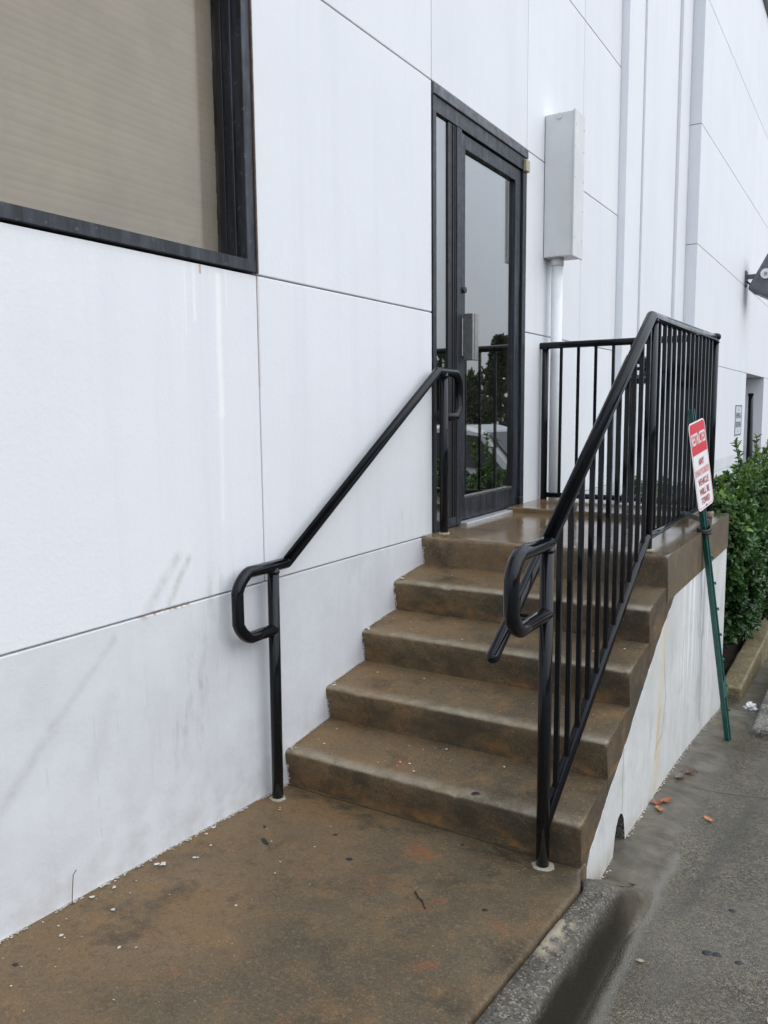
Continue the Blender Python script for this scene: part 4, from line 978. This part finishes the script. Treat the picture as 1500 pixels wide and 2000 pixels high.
# ------------------------------------------------------------------ across the lot, out of frame: cars and trees mirrored in the door glass
M['car_silver'] = plain('car_silver', (.50, .51, .52), .3, .3, coat=.8)
M['car_red'] = plain('car_red', (.45, .012, .02), .3, coat=.8)
M['car_glass'] = plain('car_glass', (.012, .013, .015), .06)
M['tyre'] = plain('tyre', (.015, .015, .015), .8)
M['rim'] = plain('wheel_rim', (.35, .35, .36), .35, .7)
M['lamp'] = plain('car_lamp', (.7, .7, .7), .15)
def car(name, label, loc, rz, paint, L_, W_, H_, prof, glass_prof, group):
    root = thing(name, label, 'car', loc, group); root.rotation_euler = (0, 0, R(rz))
    def add(nm, bm, mat, par=None):
        bmesh.ops.recalc_face_normals(bm, faces=bm.faces); me = bpy.data.meshes.new(nm); bm.to_mesh(me); bm.free(); me.materials.append(mat)
        o = bpy.data.objects.new(nm, me); C.objects.link(o); o.parent = par or root; return o
    def tumble(z): return W_/2*(1-.28*max(0, z-.55*H_)/H_)
    def loft(pr, inset, both=True):
        bm = bmesh.new(); rows = []
        for s in (-1, -.8, 0, .8, 1):
            rows.append([bm.verts.new((x, s*(tumble(z)+inset), z-(.05 if abs(s) == 1 else 0)*(1 if z > .5 else 0))) for x, z in pr])
        n = len(pr)
        for a, b in zip(rows, rows[1:]):
            for k in range(n): bm.faces.new((a[k], a[(k+1) % n], b[(k+1) % n], b[k]))
        bm.faces.new(rows[0]); bm.faces.new(rows[-1][::-1]); return bm
    body = add('body', loft([(x*L_, z*H_) for x, z in prof], 0), paint)
    for s in (-1, 1):
        for gp in glass_prof:
            bm = bmesh.new(); a = [bm.verts.new((x*L_, s*(tumble(z*H_)+.006), z*H_)) for x, z in gp]; bm.faces.new(a); add('side_window', bm, M['car_glass'])
    for (i, j, nm) in ((2, 3, 'windscreen'), (-4, -3, 'rear_window')):
        (xa, za), (xb, zb) = prof[i], prof[j]; bm = bmesh.new()
        dx, dz = (zb-za)*H_, -(xb-xa)*L_; l = math.hypot(dx, dz); ox, oz = dx/l*.03, dz/l*.03
        if (nm == 'windscreen') == (ox < 0): ox, oz = -ox, -oz
        if oz < 0: ox, oz = -ox, -oz
        q = []
        for t, s in ((.08, -1), (.08, 1), (.92, 1), (.92, -1)):
            X = (xa+(xb-xa)*t)*L_; Z = (za+(zb-za)*t)*H_; q.append(bm.verts.new((X+ox, s*tumble(Z)*.82, Z+oz)))
        bm.faces.new(q); add(nm, bm, M['car_glass'])
    for x in (-.31, .31):
        for s in (-1, 1):
            bm = bmesh.new(); add_tube(bm, [(x*L_, s*(W_/2-.20), .33), (x*L_, s*(W_/2+.01), .33)], .33, 22); w = add('wheel', bm, M['tyre'])
            bm = bmesh.new(); add_tube(bm, [(x*L_, s*(W_/2), .33), (x*L_, s*(W_/2+.02), .33)], .21, 18); add('rim', bm, M['rim'], w)
    for s in (-1, 1):
        bm = bmesh.new(); add_box(bm, L_*.470, L_*.495, s*W_*.36-.14, s*W_*.36+.14, H_*.42, H_*.50, bev=.02); add('headlight', bm, M['lamp'])
        bm = bmesh.new(); add_box(bm, -L_*.502, -L_*.485, s*W_*.40-.08, s*W_*.40+.08, H_*.42, H_*.60, bev=.01); add('tail_light', bm, M['signred'])
    return root
suv = [(.5, .22), (.49, .48), (.26, .56), (.13, .93), (.05, 1.), (-.38, 1.), (-.46, .93), (-.49, .58), (-.5, .25), (-.4, .17), (.42, .17)]
suv = [(.5, .22), (.49, .50), (.24, .58), (.10, .95), (.02, 1.), (-.36, 1.), (-.45, .93), (-.49, .58), (-.5, .25)]
sedan = [(.5, .25), (.49, .50), (.22, .60), (.04, .97), (-.04, 1.), (-.18, .99), (-.34, .68), (-.48, .62), (-.5, .28)]
car('parked_car', 'silver sport utility vehicle across the lot, mirrored in the glass door', (4.15, 10.9, -.53), 180, M['car_silver'], 4.6, 1.85, 1.75, suv, [[(.19, .60), (.09, .90), (-.02, .93), (-.02, .61)], [(-.04, .61), (-.04, .93), (-.22, .93), (-.22, .61)], [(-.24, .61), (-.24, .93), (-.38, .92), (-.43, .62)]], 'cars across the lot')
car('parked_car', 'red saloon car behind the silver one, mirrored in the glass door', (6.0, 14.5, -.54), 180, M['car_red'], 4.5, 1.8, 1.42, sedan, [[(.17, .63), (.04, .92), (-.06, .94), (-.06, .64)], [(-.08, .64), (-.08, .94), (-.18, .92), (-.28, .69)]], 'cars across the lot')
def tree(label, c, h, rad, n):
    x, y, z = c; s = thing('tree', label, 'tree', c, 'trees across the lot')
    bm = bmesh.new(); add_tube(bm, [(x, y, z-.1), (x+.05, y, z+h*.4), (x, y+.05, z+h*.95)], lambda t: .12*(1-.85*t), 10)
    for k in range(14):
        t = .25+.6*k/14; an = k*2.4; l = rad*(1.05-t*.8); b0 = Vector((x, y, z+h*t)); add_tube(bm, [b0, b0+Vector((math.cos(an)*l*.6, math.sin(an)*l*.6, l*.35)), b0+Vector((math.cos(an)*l, math.sin(an)*l, l*.75))], lambda q: .035*(1-.8*q), 6)
    bmobj('trunk', bm, M['twig'], s)
    cl = []
    for k in range(n):
        t = rnd.random()**.8; rr_ = rad*(1-.72*t)*math.sqrt(rnd.random()); an = rnd.uniform(0, 6.28)
        p = Vector((x+rr_*math.cos(an), y+rr_*math.sin(an), z+h*(.18+.86*t)))
        if noise.noise(p*1.3) < -.18: continue
        cl.append((p, Vector((math.cos(an), math.sin(an), .5)), .45+.4*noise.noise(p*.9)))
    leafmesh('crown', cl, M['tree_leaf'], s, .16, 6)
tree('slender leafy tree across the lot with the highest tip in the door reflection', (10.5, 27.0, -.55), 4.6, 1.1, 1300)
tree('broad leafy tree across the lot, right of the slender one in the door reflection', (8.9, 29.5, -.55), 4.4, 1.9, 1700)
tree('lower leafy tree across the lot at the left of the door reflection', (13.2, 29.0, -.55), 3.3, 2.2, 1500)
tree('round leafy tree across the lot furthest down the row', (16.5, 33.0, -.55), 4.6, 2.6, 1600)

wd_root = []  # unseen tree strip, added to darken rail reflections and dim light from the horizon
for k in range(2600):
    y_ = rnd.uniform(-45, 75); hh = 5.2+2.2*noise.noise((y_*.12, 0, 0))+1.2*noise.noise((y_*.5, 2, 0)); t_ = rnd.random()
    p_ = Vector((33+rnd.uniform(-1.5, 3)+2*noise.noise((y_*.2, t_*2, 1)), y_, -.5+hh*t_**.8)); wd_root.append((p_, Vector((-1, rnd.uniform(-.5, .5), .5)), .4+.4*noise.noise(p_*.5)))
o = leafmesh('added_tree_screen', wd_root, M['tree_leaf'], None, .85, 7)
tag(o, 'unseen strip of trees added beyond the lot to darken low reflections', 'trees'); o['kind'] = 'stuff'
